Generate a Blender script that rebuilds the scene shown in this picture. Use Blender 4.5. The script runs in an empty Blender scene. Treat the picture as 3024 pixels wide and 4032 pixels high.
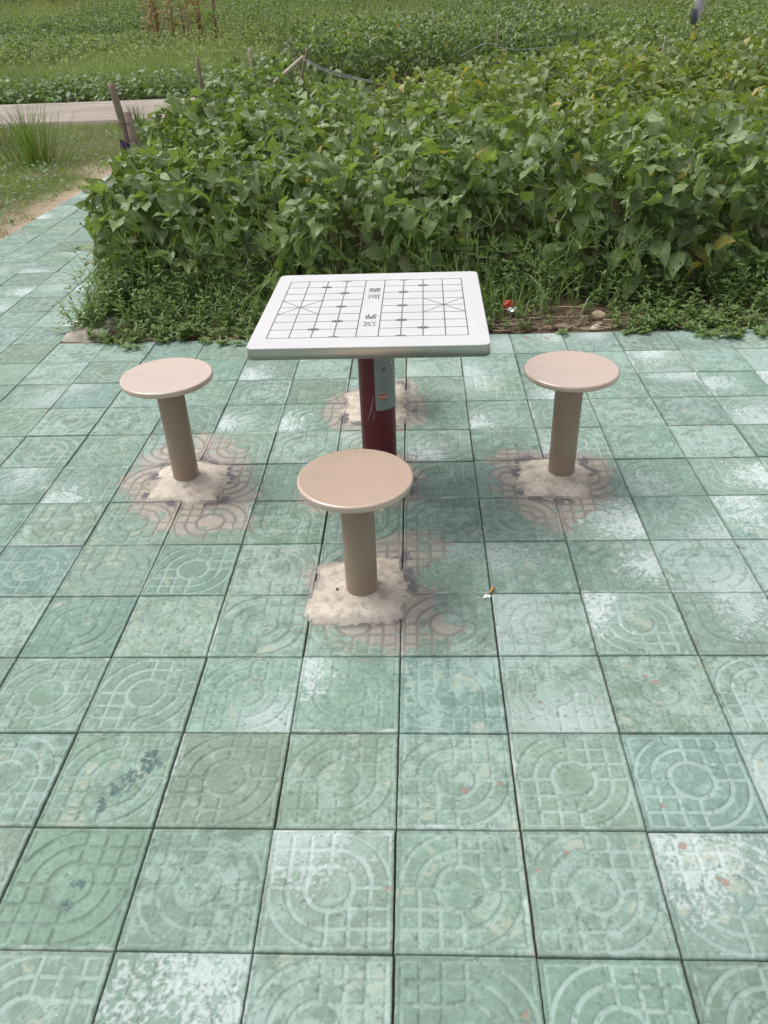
import bpy, bmesh, math
import numpy as np
from mathutils import Vector, Matrix

# ------------------------------------------------------------------ camera, world, sun, exposure
SC = bpy.context.scene
COL = SC.collection
T = 0.25                                   # one paving tile, metres

cam_d = bpy.data.cameras.new('camera')
cam_d.sensor_fit = 'HORIZONTAL'; cam_d.sensor_width = 36.0; cam_d.lens = 37.1334
cam_d.clip_start = 0.05; cam_d.clip_end = 600
cam = bpy.data.objects.new('camera', cam_d); COL.objects.link(cam)
_r = (0.99885547, 0.03246561, -0.03512462); _u = (0.01154563, 0.54898394, 0.83575315); _f = (-0.04641609, 0.83520214, -0.54798077)
cam.matrix_world = Matrix(((_r[0], _u[0], -_f[0], 0.05664853), (_r[1], _u[1], -_f[1], -0.73739628),
                           (_r[2], _u[2], -_f[2], 1.41697911), (0, 0, 0, 1)))
SC.camera = cam

SUN_EL, SUN_AZ = math.radians(62), math.radians(298)      # azimuth clockwise from +Y
w = bpy.data.worlds.new('World'); SC.world = w; w.use_nodes = True
nt = w.node_tree; nt.nodes.clear()
sky = nt.nodes.new('ShaderNodeTexSky'); sky.sky_type = 'NISHITA'; sky.sun_disc = False
sky.sun_elevation = SUN_EL; sky.sun_rotation = SUN_AZ; sky.air_density = 1.0; sky.dust_density = 4.0; sky.ozone_density = 1.0
hs = nt.nodes.new('ShaderNodeHueSaturation'); hs.inputs['Saturation'].default_value = 0.22
bg = nt.nodes.new('ShaderNodeBackground'); bg.inputs['Strength'].default_value = 0.15
wo = nt.nodes.new('ShaderNodeOutputWorld')
nt.links.new(sky.outputs[0], hs.inputs['Color']); nt.links.new(hs.outputs[0], bg.inputs[0]); nt.links.new(bg.outputs[0], wo.inputs[0])
sd_ = bpy.data.lights.new('sun', 'SUN'); sd_.energy = 1.35; sd_.angle = math.radians(34); sd_.color = (1.0, 0.965, 0.92)
sun = bpy.data.objects.new('sun', sd_); COL.objects.link(sun)
_d = Vector((math.sin(SUN_AZ) * math.cos(SUN_EL), math.cos(SUN_AZ) * math.cos(SUN_EL), math.sin(SUN_EL)))
sun.rotation_euler = _d.to_track_quat('Z', 'Y').to_euler(); sun.location = (0, 0, 12)
SC.view_settings.view_transform = 'Standard'; SC.view_settings.look = 'None'
SC.view_settings.gamma = 1.0; SC.view_settings.exposure = 0.24
SC.render.engine = 'CYCLES'
SC.cycles.max_bounces = 8; SC.cycles.diffuse_bounces = 4

RNG = np.random.default_rng(7)
def U(a, b, n=None): return RNG.uniform(a, b, n)
def N(m, s, n=None): return RNG.normal(m, s, n)

# ------------------------------------------------------------------ numpy noise
_tab = np.random.default_rng(99).random((256, 256))
def vnoise(x, y, seed=0):
    x = np.asarray(x, float) + seed * 17.13; y = np.asarray(y, float) + seed * 31.7
    xi = np.floor(x).astype(int); yi = np.floor(y).astype(int); fx = x - xi; fy = y - yi
    fx = fx * fx * (3 - 2 * fx); fy = fy * fy * (3 - 2 * fy)
    a = _tab[xi & 255, yi & 255]; b = _tab[(xi + 1) & 255, yi & 255]
    c = _tab[xi & 255, (yi + 1) & 255]; d = _tab[(xi + 1) & 255, (yi + 1) & 255]
    return (a * (1 - fx) + b * fx) * (1 - fy) + (c * (1 - fx) + d * fx) * fy
def fbm(x, y, seed=0, o=4):
    s = 0; a = 0.5; t = 0
    for i in range(o):
        s = s + a * vnoise(x * 2 ** i, y * 2 ** i, seed + i); t += a; a *= 0.55
    return s / t
def ss(a, b, x):
    t = np.clip((x - a) / (b - a), 0, 1); return t * t * (3 - 2 * t)
def mix(a, b, t):
    return a * (1 - t[:, None]) + np.asarray(b) * t[:, None]
def sdpoly(px, py, poly):
    """signed distance, positive inside"""
    P = np.asarray(poly, float); n = len(P); d = np.full(px.shape, 1e9); ins = np.zeros(px.shape, bool)
    for i in range(n):
        ax, ay = P[i]; bx, by = P[(i + 1) % n]
        ex, ey = bx - ax, by - ay; wx, wy = px - ax, py - ay
        t = np.clip((wx * ex + wy * ey) / (ex * ex + ey * ey + 1e-12), 0, 1)
        d = np.minimum(d, (wx - ex * t) ** 2 + (wy - ey * t) ** 2)
        c = (ay > py) != (by > py)
        xx = (bx - ax) * (py - ay) / ((by - ay) if abs(by - ay) > 1e-12 else 1e-12) + ax
        ins ^= c & (px < xx)
    d = np.sqrt(d); return np.where(ins, d, -d)

# ------------------------------------------------------------------ object helpers
def tag(o, label=None, cat=None, group=None, kind=None):
    if label: o['label'] = label
    if cat: o['category'] = cat
    if group: o['group'] = group
    if kind: o['kind'] = kind
    return o
def empty(name, loc, label, cat, group=None):
    o = bpy.data.objects.new(name, None); o.location = loc; o.empty_display_size = 0.1; COL.objects.link(o)
    return tag(o, label, cat, group)
def link(name, me, mat=None, parent=None, loc=None):
    o = bpy.data.objects.new(name, me); COL.objects.link(o)
    if mat and not me.materials: me.materials.append(mat)
    if parent: o.parent = parent
    if loc is not None: o.location = loc
    return o
def np_mesh(name, V, Q, col=None, uv=None, smooth=True):
    """V (n,3), Q (m,4) quads, col per vertex (n,3), uv per vertex (n,2)"""
    V = np.ascontiguousarray(V, np.float32); Q = np.ascontiguousarray(Q, np.int32)
    me = bpy.data.meshes.new(name); k = Q.shape[1]
    me.vertices.add(len(V)); me.vertices.foreach_set('co', V.ravel())
    me.loops.add(Q.size); me.loops.foreach_set('vertex_index', Q.ravel())
    me.polygons.add(len(Q)); me.polygons.foreach_set('loop_start', np.arange(0, Q.size, k, dtype=np.int32))
    me.update(calc_edges=True)
    if smooth: me.polygons.foreach_set('use_smooth', np.ones(len(Q), bool))
    if col is not None:
        a = me.color_attributes.new('Col', 'FLOAT_COLOR', 'POINT')
        c = np.ones((len(V), 4), np.float32); c[:, :3] = col; a.data.foreach_set('color', c.ravel())
    if uv is not None:
        a = me.attributes.new('luv', 'FLOAT_VECTOR', 'POINT')
        c = np.zeros((len(V), 3), np.float32); c[:, :2] = uv; a.data.foreach_set('vector', c.ravel())
    me.validate(clean_customdata=False)
    return me
class Acc:
    """collects several quad batches into one mesh"""
    def __init__(s): s.V = []; s.Q = []; s.C = []; s.T = []; s.n = 0
    def add(s, V, Q, C, UVs):
        s.V.append(V); s.Q.append(Q + s.n); s.C.append(C); s.T.append(UVs); s.n += len(V)
    def mesh(s, name): return np_mesh(name, np.concatenate(s.V), np.concatenate(s.Q), np.concatenate(s.C), np.concatenate(s.T))

def leaf_batch(B, yaw, pitch, curl, roll, L, W, fold, col, nu=4, nv=2, shape='ovate', wave=0.0, sag=None):
    """M curved leaf blades in one go. angles in radians, B (M,3)."""
    M = len(B); A = lambda v: np.broadcast_to(np.asarray(v, float), (M,))
    yaw, pitch, curl, roll, L, W, fold = map(A, (yaw, pitch, curl, roll, L, W, fold))
    u = np.linspace(0, 1, nu + 1); v = np.linspace(-1, 1, nv + 1)
    if shape == 'ovate': prof = np.interp(u, [0, .1, .3, .5, .75, .9, 1], [.25, .80, 1, .86, .44, .18, .01])
    elif shape == 'heart': prof = np.interp(u, [0, .08, .25, .5, .8, 1], [.5, .95, 1, .8, .35, .02])
    elif shape == 'lance': prof = np.interp(u, [0, .2, .5, .8, 1], [.3, .8, 1, .7, .08])
    elif shape == 'blade': prof = np.interp(u, [0, .3, .7, 1], [.8, 1, .7, .05])
    else: prof = np.ones(nu + 1)
    ang = pitch[:, None] - curl[:, None] * (u[None, :-1] + .5 / nu)
    mr = np.concatenate([np.zeros((M, 1)), np.cumsum(np.cos(ang), 1)], 1) / nu * L[:, None]
    mz = np.concatenate([np.zeros((M, 1)), np.cumsum(np.sin(ang), 1)], 1) / nu * L[:, None]
    angv = pitch[:, None] - curl[:, None] * u[None]
    fx, fy = np.cos(yaw), np.sin(yaw)
    F = np.stack([np.cos(angv) * fx[:, None], np.cos(angv) * fy[:, None], np.sin(angv)], -1)
    S0 = np.stack([-fy, fx, 0 * fx], -1)[:, None, :] + 0 * F
    N0 = np.cross(F, S0)
    cr, sr = np.cos(roll)[:, None, None], np.sin(roll)[:, None, None]
    S = S0 * cr + N0 * sr; Nn = N0 * cr - S0 * sr
    mid = B[:, None, :] + np.stack([mr * fx[:, None], mr * fy[:, None], mz], -1)
    hw = (prof[None] * W[:, None] * .5)
    cf, sf = np.cos(fold), np.sin(fold)
    ph = U(0, 6.28, M)
    P = np.zeros((M, nu + 1, nv + 1, 3))
    for j, vv in enumerate(v):
        a = hw * vv * cf[:, None]; b = hw * abs(vv) * sf[:, None]
        if wave: b = b + wave * W[:, None] * abs(vv) * np.sin(u[None] * 9 + ph[:, None] + vv * 1.3) 
        P[:, :, j] = mid + S * a[..., None] + Nn * b[..., None]
    k = (nu + 1) * (nv + 1)
    q = np.array([[i * (nv + 1) + j, i * (nv + 1) + j + 1, (i + 1) * (nv + 1) + j + 1, (i + 1) * (nv + 1) + j] for i in range(nu) for j in range(nv)])
    Q = (q[None] + (np.arange(M) * k)[:, None, None]).reshape(-1, 4)
    C = np.repeat(np.asarray(col), k, 0)
    uv = np.stack(np.meshgrid(u, v, indexing='ij'), -1).reshape(1, k, 2) + np.zeros((M, 1, 1))
    return P.reshape(-1, 3), Q, C, uv.reshape(-1, 2)

def bm_obj(name, bm, mat, parent=None, loc=None, smooth=True):
    me = bpy.data.meshes.new(name); bm.normal_update(); bm.to_mesh(me); bm.free()
    if smooth: me.polygons.foreach_set('use_smooth', np.ones(len(me.polygons), bool))
    return link(name, me, mat, parent, loc)
def lathe(bm, prof, seg=64, center=(0, 0, 0), cap=False):
    rings = []
    for r, z in prof:
        if r < 1e-6: rings.append([bm.verts.new((center[0], center[1], center[2] + z))]); continue
        rings.append([bm.verts.new((center[0] + r * math.cos(2 * math.pi * i / seg), center[1] + r * math.sin(2 * math.pi * i / seg), center[2] + z)) for i in range(seg)])
    for a, b in zip(rings, rings[1:]):
        for i in range(seg):
            j = (i + 1) % seg
            if len(a) == 1 and len(b) > 1: bm.faces.new((a[0], b[i], b[j]))
            elif len(b) == 1 and len(a) > 1: bm.faces.new((a[i], b[0], a[j]))
            elif len(a) > 1: bm.faces.new((a[i], b[i], b[j], a[j]))
def tube(bm, pts, rad, seg=10, capped=True):
    pts = [Vector(p) for p in pts]; n = len(pts)
    rad = rad if hasattr(rad, '__len__') else [rad] * n
    rings = []
    up = Vector((0.13, 0.21, 0.97))
    for i, p in enumerate(pts):
        d = (pts[min(i + 1, n - 1)] - pts[max(i - 1, 0)]).normalized()
        s = d.cross(up)
        if s.length < 0.05: s = d.cross(Vector((1, 0, 0)))
        s.normalize(); t = s.cross(d)
        rings.append([bm.verts.new(p + rad[i] * (s * math.cos(2 * math.pi * k / seg) + t * math.sin(2 * math.pi * k / seg))) for k in range(seg)])
    for a, b in zip(rings, rings[1:]):
        for k in range(seg): bm.faces.new((a[k], a[(k + 1) % seg], b[(k + 1) % seg], b[k]))
    if capped:
        bm.faces.new(rings[0][::-1]); bm.faces.new(rings[-1])
    return rings
def box(bm, x0, x1, y0, y1, z0, z1):
    v = [bm.verts.new(p) for p in ((x0, y0, z0), (x1, y0, z0), (x1, y1, z0), (x0, y1, z0), (x0, y0, z1), (x1, y0, z1), (x1, y1, z1), (x0, y1, z1))]
    for f in ((3, 2, 1, 0), (4, 5, 6, 7), (0, 1, 5, 4), (1, 2, 6, 5), (2, 3, 7, 6), (3, 0, 4, 7)): bm.faces.new([v[i] for i in f])

# ------------------------------------------------------------------ materials
def mat_new(name):
    m = bpy.data.materials.new(name); m.use_nodes = True
    return m, m.node_tree, m.node_tree.nodes['Principled BSDF']
def simple(name, rgb, rough=.5, metal=0, var=0.08, scale=20, bump=0.0, bscale=200, coat=0, dark=None, spec=None, specks=None):
    """base colour broken up by two noises, optional bump"""
    m, t, b = mat_new(name); L = t.links.new
    tc = t.nodes.new('ShaderNodeTexCoord')
    n = t.nodes.new('ShaderNodeTexNoise'); n.inputs['Scale'].default_value = scale; n.inputs['Detail'].default_value = 6; n.inputs['Roughness'].default_value = .65
    L(tc.outputs['Object'], n.inputs['Vector'])
    mx = t.nodes.new('ShaderNodeMix'); mx.data_type = 'RGBA'
    d = dark or tuple(c * (1 - 3 * var) for c in rgb)
    mx.inputs[6].default_value = (*[min(1, c * (1 + var)) for c in rgb], 1); mx.inputs[7].default_value = (*d, 1)
    mr = t.nodes.new('ShaderNodeMapRange'); mr.inputs['From Min'].default_value = .38; mr.inputs['From Max'].default_value = .75
    L(n.outputs['Fac'], mr.inputs['Value']); L(mr.outputs[0], mx.inputs[0]); cur = mx.outputs[2]
    if specks:
        vo = t.nodes.new('ShaderNodeTexVoronoi'); vo.inputs['Scale'].default_value = specks[0]; L(tc.outputs['Object'], vo.inputs['Vector'])
        lt = t.nodes.new('ShaderNodeMath'); lt.operation = 'LESS_THAN'; lt.inputs[1].default_value = specks[1]; L(vo.outputs['Distance'], lt.inputs[0])
        sep = t.nodes.new('ShaderNodeSeparateColor'); L(vo.outputs['Color'], sep.inputs[0])
        gt = t.nodes.new('ShaderNodeMath'); gt.operation = 'GREATER_THAN'; gt.inputs[1].default_value = specks[2]; L(sep.outputs[0], gt.inputs[0])
        mu = t.nodes.new('ShaderNodeMath'); mu.operation = 'MULTIPLY'; L(lt.outputs[0], mu.inputs[0]); L(gt.outputs[0], mu.inputs[1])
        m3 = t.nodes.new('ShaderNodeMix'); m3.data_type = 'RGBA'; L(mu.outputs[0], m3.inputs[0]); L(cur, m3.inputs[6]); m3.inputs[7].default_value = (*specks[3], 1)
        cur = m3.outputs[2]
    L(cur, b.inputs['Base Color'])
    b.inputs['Roughness'].default_value = rough; b.inputs['Metallic'].default_value = metal; b.inputs['Coat Weight'].default_value = coat
    b.inputs['Coat Roughness'].default_value = .12
    if spec is not None: b.inputs['Specular IOR Level'].default_value = spec
    if bump:
        n2 = t.nodes.new('ShaderNodeTexNoise'); n2.inputs['Scale'].default_value = bscale; n2.inputs['Detail'].default_value = 5
        L(tc.outputs['Object'], n2.inputs['Vector'])
        bp = t.nodes.new('ShaderNodeBump'); bp.inputs['Strength'].default_value = bump; bp.inputs['Distance'].default_value = .004
        L(n2.outputs['Fac'], bp.inputs['Height']); L(bp.outputs[0], b.inputs['Normal'])
    return m
def vcol(name, rough=.75, noise=((60, .12), (420, .18)), bump=.3, bscale=500, specks=None, spec=.3):
    """vertex colour times fine noise"""
    m, t, b = mat_new(name); L = t.links.new
    at = t.nodes.new('ShaderNodeAttribute'); at.attribute_name = 'Col'
    tc = t.nodes.new('ShaderNodeTexCoord'); cur = at.outputs['Color']
    for sc_, am in noise:
        n = t.nodes.new('ShaderNodeTexNoise'); n.inputs['Scale'].default_value = sc_; n.inputs['Detail'].default_value = 5; n.inputs['Roughness'].default_value = .7
        L(tc.outputs['Object'], n.inputs['Vector'])
        mr = t.nodes.new('ShaderNodeMapRange'); mr.inputs['From Min'].default_value = .3; mr.inputs['From Max'].default_value = .7
        mr.inputs['To Min'].default_value = 1 - am; mr.inputs['To Max'].default_value = 1 + am
        L(n.outputs['Fac'], mr.inputs['Value'])
        vm = t.nodes.new('ShaderNodeVectorMath'); vm.operation = 'SCALE'
        L(cur, vm.inputs[0]); L(mr.outputs[0], vm.inputs['Scale']); cur = vm.outputs[0]
    if specks:
        vo = t.nodes.new('ShaderNodeTexVoronoi'); vo.inputs['Scale'].default_value = specks[0]; L(tc.outputs['Object'], vo.inputs['Vector'])
        lt = t.nodes.new('ShaderNodeMath'); lt.operation = 'LESS_THAN'; lt.inputs[1].default_value = specks[1]; L(vo.outputs['Distance'], lt.inputs[0])
        sep = t.nodes.new('ShaderNodeSeparateColor'); L(vo.outputs['Color'], sep.inputs[0])
        gt = t.nodes.new('ShaderNodeMath'); gt.operation = 'GREATER_THAN'; gt.inputs[1].default_value = specks[2]; L(sep.outputs[0], gt.inputs[0])
        mu = t.nodes.new('ShaderNodeMath'); mu.operation = 'MULTIPLY'; L(lt.outputs[0], mu.inputs[0]); L(gt.outputs[0], mu.inputs[1])
        mx = t.nodes.new('ShaderNodeMix'); mx.data_type = 'RGBA'; L(mu.outputs[0], mx.inputs[0]); L(cur, mx.inputs[6]); mx.inputs[7].default_value = (*specks[3], 1)
        cur = mx.outputs[2]
    L(cur, b.inputs['Base Color']); b.inputs['Roughness'].default_value = rough; b.inputs['Specular IOR Level'].default_value = spec
    if bump:
        n2 = t.nodes.new('ShaderNodeTexNoise'); n2.inputs['Scale'].default_value = bscale; n2.inputs['Detail'].default_value = 4; L(tc.outputs['Object'], n2.inputs['Vector'])
        bp = t.nodes.new('ShaderNodeBump'); bp.inputs['Strength'].default_value = bump; bp.inputs['Distance'].default_value = .002
        L(n2.outputs['Fac'], bp.inputs['Height']); L(bp.outputs[0], b.inputs['Normal'])
    return m
def leaf_mat(name, rough=.5, trans=.28, veins=True, holes=0.0, spec=.5):
    m, t, b = mat_new(name); L = t.links.new
    at = t.nodes.new('ShaderNodeAttribute'); at.attribute_name = 'Col'
    cur = at.outputs['Color']
    tc = t.nodes.new('ShaderNodeTexCoord')
    n = t.nodes.new('ShaderNodeTexNoise'); n.inputs['Scale'].default_value = 55; n.inputs['Detail'].default_value = 4; L(tc.outputs['Object'], n.inputs['Vector'])
    mr = t.nodes.new('ShaderNodeMapRange'); mr.inputs['From Min'].default_value = .3; mr.inputs['From Max'].default_value = .7; mr.inputs['To Min'].default_value = .78; mr.inputs['To Max'].default_value = 1.2
    L(n.outputs['Fac'], mr.inputs['Value'])
    vm = t.nodes.new('ShaderNodeVectorMath'); vm.operation = 'SCALE'; L(cur, vm.inputs[0]); L(mr.outputs[0], vm.inputs['Scale']); cur = vm.outputs[0]
    # pale grey-green underside
    ge = t.nodes.new('ShaderNodeNewGeometry')
    un = t.nodes.new('ShaderNodeMix'); un.data_type = 'RGBA'
    un.blend_type = 'MIX'; un.inputs[7].default_value = (.17, .23, .11, 1)
    mb = t.nodes.new('ShaderNodeMath'); mb.operation = 'MULTIPLY'; mb.inputs[1].default_value = .35
    L(ge.outputs['Backfacing'], mb.inputs[0]); L(mb.outputs[0], un.inputs[0]); L(cur, un.inputs[6]); cur = un.outputs[2]
    if veins:
        uv = t.nodes.new('ShaderNodeAttribute'); uv.attribute_name = 'luv'
        sp = t.nodes.new('ShaderNodeSeparateXYZ'); L(uv.outputs['Vector'], sp.inputs[0])
        ab = t.nodes.new('ShaderNodeMath'); ab.operation = 'ABSOLUTE'; L(sp.outputs[1], ab.inputs[0])
        mid = t.nodes.new('ShaderNodeMath'); mid.operation = 'LESS_THAN'; mid.inputs[1].default_value = .05; L(ab.outputs[0], mid.inputs[0])
        # side veins: fract((u - .45|v|)*7) near 0
        ml = t.nodes.new('ShaderNodeMath'); ml.operation = 'MULTIPLY'; ml.inputs[1].default_value = -.4; L(ab.outputs[0], ml.inputs[0])
        ad = t.nodes.new('ShaderNodeMath'); ad.operation = 'ADD'; L(sp.outputs[0], ad.inputs[0]); L(ml.outputs[0], ad.inputs[1])
        m7 = t.nodes.new('ShaderNodeMath'); m7.operation = 'MULTIPLY'; m7.inputs[1].default_value = 7; L(ad.outputs[0], m7.inputs[0])
        fr = t.nodes.new('ShaderNodeMath'); fr.operation = 'FRACT'; L(m7.outputs[0], fr.inputs[0])
        lt = t.nodes.new('ShaderNodeMath'); lt.operation = 'LESS_THAN'; lt.inputs[1].default_value = .12; L(fr.outputs[0], lt.inputs[0])
        mxm = t.nodes.new('ShaderNodeMath'); mxm.operation = 'MAXIMUM'; L(mid.outputs[0], mxm.inputs[0])
        h = t.nodes.new('ShaderNodeMath'); h.operation = 'MULTIPLY'; h.inputs[1].default_value = .45; L(lt.outputs[0], h.inputs[0]); L(h.outputs[0], mxm.inputs[1])
        mx = t.nodes.new('ShaderNodeMix'); mx.data_type = 'RGBA'; f5 = t.nodes.new('ShaderNodeMath'); f5.operation = 'MULTIPLY'; f5.inputs[1].default_value = .4
        L(mxm.outputs[0], f5.inputs[0]); L(f5.outputs[0], mx.inputs[0]); L(cur, mx.inputs[6]); mx.inputs[7].default_value = (.24, .32, .14, 1)
        cur = mx.outputs[2]
    L(cur, b.inputs['Base Color']); b.inputs['Roughness'].default_value = rough; b.inputs['Specular IOR Level'].default_value = spec
    tr = t.nodes.new('ShaderNodeBsdfTranslucent')
    tcol = t.nodes.new('ShaderNodeMix'); tcol.data_type = 'RGBA'; tcol.blend_type = 'MULTIPLY'; tcol.inputs[0].default_value = 1
    L(cur, tcol.inputs[6]); tcol.inputs[7].default_value = (1.35, 1.5, .55, 1); L(tcol.outputs[2], tr.inputs['Color'])
    ms = t.nodes.new('ShaderNodeMixShader'); ms.inputs[0].default_value = trans
    out = t.nodes['Material Output']
    L(b.outputs[0], ms.inputs[1]); L(tr.outputs[0], ms.inputs[2])
    last = ms.outputs[0]
    if holes:
        nh = t.nodes.new('ShaderNodeTexNoise'); nh.inputs['Scale'].default_value = 60; nh.inputs['Detail'].default_value = 1; L(tc.outputs['Object'], nh.inputs['Vector'])
        g = t.nodes.new('ShaderNodeMath'); g.operation = 'GREATER_THAN'; g.inputs[1].default_value = holes; L(nh.outputs['Fac'], g.inputs[0])
        tp = t.nodes.new('ShaderNodeBsdfTransparent'); m2 = t.nodes.new('ShaderNodeMixShader')
        L(g.outputs[0], m2.inputs[0]); L(last, m2.inputs[1]); L(tp.outputs[0], m2.inputs[2]); last = m2.outputs[0]
    L(last, out.inputs['Surface'])
    return m

M_SEAT = simple('seat_paint', (.56, .42, .33), rough=.22, specks=(26, .045, .86, (.33, .24, .18)), var=.03, scale=6, bump=.012, bscale=350, coat=.75)
M_SEAT.node_tree.nodes['Principled BSDF'].inputs['Coat IOR'].default_value = 1.85
M_SEAT.node_tree.nodes['Principled BSDF'].inputs['Coat Roughness'].default_value = .06
M_POST = simple('stool_post_paint', (.315, .228, .168), rough=.35, specks=(30, .05, .88, (.16, .11, .08)), var=.03, scale=9, bump=.05, bscale=300, coat=.15)
M_RED = simple('table_post_paint', (.115, .010, .020), rough=.42, var=.05, scale=5, coat=.08, spec=.35)
M_TOP = simple('board_top', (.63, .612, .618), rough=.45, var=.02, scale=9, bump=.03, bscale=120, dark=(.57, .56, .57), specks=(38, .05, .90, (.42, .41, .40)))
M_RIM = simple('board_rim', (.52, .51, .48), rough=.34, metal=.9, var=.03, scale=12)
M_INK = simple('engraved_line', (.085, .08, .08), rough=.6, var=.1, scale=40)
M_PLATE = simple('plate', (.50, .56, .53), rough=.35, var=.02, scale=10, metal=.2)
M_PRINT = simple('plate_print', (.12, .14, .14), rough=.5, var=.1, scale=60)
M_LOGO = simple('logo_red', (.50, .03, .02), rough=.4, var=.03)
M_WHITE = simple('white_print', (.8, .8, .76), rough=.5, var=.02)
M_STEEL = simple('rivet', (.7, .7, .68), rough=.3, metal=.9, var=.03)
M_BAMBOO = simple('weathered_bamboo', (.30, .235, .18), rough=.75, var=.16, scale=14, bump=.5, bscale=90)
M_BAMBOO2 = simple('pale_bamboo', (.56, .47, .37), rough=.7, var=.12, scale=20, bump=.4, bscale=90)
M_TWIG = vcol('twig', rough=.85, noise=((200, .2),), bump=.2)
M_TILE = vcol('paving_tile', rough=.78, noise=((90, .07), (600, .13)), bump=.35, bscale=900, specks=(55, .075, .93, (.62, .66, .62)))
M_MORTAR = vcol('mortar', rough=.9, noise=((70, .08), (500, .1)), bump=.25, bscale=350, specks=(90, .12, .95, (.2, .18, .16)), spec=.15)
M_SOIL = vcol('soil', rough=.95, noise=((18, .18), (150, .28)), bump=1.0, bscale=140, spec=.1)
M_ROAD = vcol('road_concrete', rough=.9, noise=((3, .1), (60, .12)), bump=.4, bscale=150, spec=.2)
M_STONE = vcol('stone', rough=.9, noise=((30, .15), (200, .15)), bump=.6, bscale=150, spec=.2)
M_SOY = leaf_mat('soy_leaf', rough=.42, trans=.28, holes=.675, spec=.42)
M_VINE = leaf_mat('vine_leaf', rough=.5, trans=.25, veins=False)
M_WEED = leaf_mat('weed_leaf', rough=.5, trans=.3, veins=False)
M_GRASS = leaf_mat('grass_blade', rough=.55, trans=.3, veins=False)
M_DRY = leaf_mat('dry_leaf', rough=.8, trans=.15, veins=False, spec=.2)

# ------------------------------------------------------------------ ground
YL = 115 * T
def gz(x, y):
    """ground height: flat, then a gentle rise beyond the far field"""
    y = np.asarray(y, float)
    return np.where(y > YL, (y - YL) * 0.035, 0.0)
def make_ground():
    gx = np.unique(np.concatenate([np.linspace(-180, -12, 30), np.linspace(-12, -3, 120), np.linspace(-3, 3, 170), np.linspace(3, 14, 90), np.linspace(14, 180, 30)]))
    gy = np.unique(np.concatenate([np.linspace(-60, -2, 12), np.linspace(-2, 2.8, 20), np.linspace(2.8, 4.2, 60), np.linspace(4.2, 15, 170), np.linspace(15, 40, 60), np.linspace(40, 260, 25)]))
    X, Y = np.meshgrid(gx, gy, indexing='ij'); x = X.ravel(); y = Y.ravel()
    z = gz(x, y) - .006 + .02 * (fbm(x * 3, y * 3, 3) - .5) + .012 * (fbm(x * 14, y * 14, 5) - .5)
    pv = ((y < 12.0 * T) & (x > -12.2 * T)) | ((x > -11.7 * T) & (x < -7.2 * T) & (y < 36 * T))
    z = np.where(pv, -.035, z)
    n1 = fbm(x * 2.2, y * 2.2, 11); n2 = fbm(x * 9, y * 9, 12)
    brown = np.array([.16, .115, .085]); sand = np.array([.46, .36, .27]); green = np.array([.085, .12, .035])
    c = np.tile(brown, (len(x), 1)) * (.8 + .5 * n2)[:, None]
    g = ss(.42, .6, n1)
    far = (y > 46 * T) | (x < -12 * T)
    c = mix(c, green, np.where(far, .35 + .55 * g, .15 * g))
    d = (-11.8 * T - x)
    sd = np.where((y < 34 * T), ss(.55, .12, d + (n1 - .5) * .5 + (n2 - .5) * .25) * (x < -11.5 * T), 0)
    c = mix(c, sand, np.clip(sd * (0.75 + .5 * (n2 - .5)), 0, 1))
    r = ss(.35, .05, np.abs(y - 57.6 * T) + (n2 - .5) * .3); c = mix(c, sand * .75, r * .7)
    nx, ny = len(gx), len(gy); I = np.arange(nx * ny).reshape(nx, ny)
    Q = np.stack([I[:-1, :-1], I[1:, :-1], I[1:, 1:], I[:-1, 1:]], -1).reshape(-1, 4)
    o = link('ground', np_mesh('ground', np.stack([x, y, z], -1), Q, c), M_SOIL); tag(o, kind='structure')
make_ground()
def make_road():
    xs = np.linspace(-60, 40, 260); prof = [(46.0 * T, -.06), (46.05 * T, .045), (46.6 * T, .055), (49 * T, .05), (52 * T, .05), (54.5 * T, .05), (56.6 * T, .045), (56.7 * T, -.06)]
    ps = []
    for (a, za), (b, zb) in zip(prof, prof[1:]):
        k = 6 if abs(b - a) > .2 else 1
        for i in range(k): ps.append((a + (b - a) * i / k, za + (zb - za) * i / k))
    ps.append(prof[-1]); P = np.array(ps)
    x = np.repeat(xs, len(P)); y = np.tile(P[:, 0], len(xs)); z = np.tile(P[:, 1], len(xs))
    y = y + .04 * (vnoise(x * 1.2, y * 0, 4) - .5) + (x + 5) * (-.004)
    z = z + .01 * (fbm(x * 2, y * 2, 6) - .5)
    n = fbm(x * .8, y * 4, 21); c = np.tile([.345, .295, .25], (len(x), 1)) * (.8 + .4 * n)[:, None]
    c = mix(c, [.52, .47, .42], ss(.6, .75, fbm(x * 1.5, y * 9, 23)) * .6)
    nx, ny = len(xs), len(P); I = np.arange(nx * ny).reshape(nx, ny)
    Q = np.stack([I[:-1, :-1], I[1:, :-1], I[1:, 1:], I[:-1, 1:]], -1).reshape(-1, 4)
    tag(link('road', np_mesh('road', np.stack([x, y, z], -1), Q, c, smooth=False), M_ROAD), kind='structure')
make_road()

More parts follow.
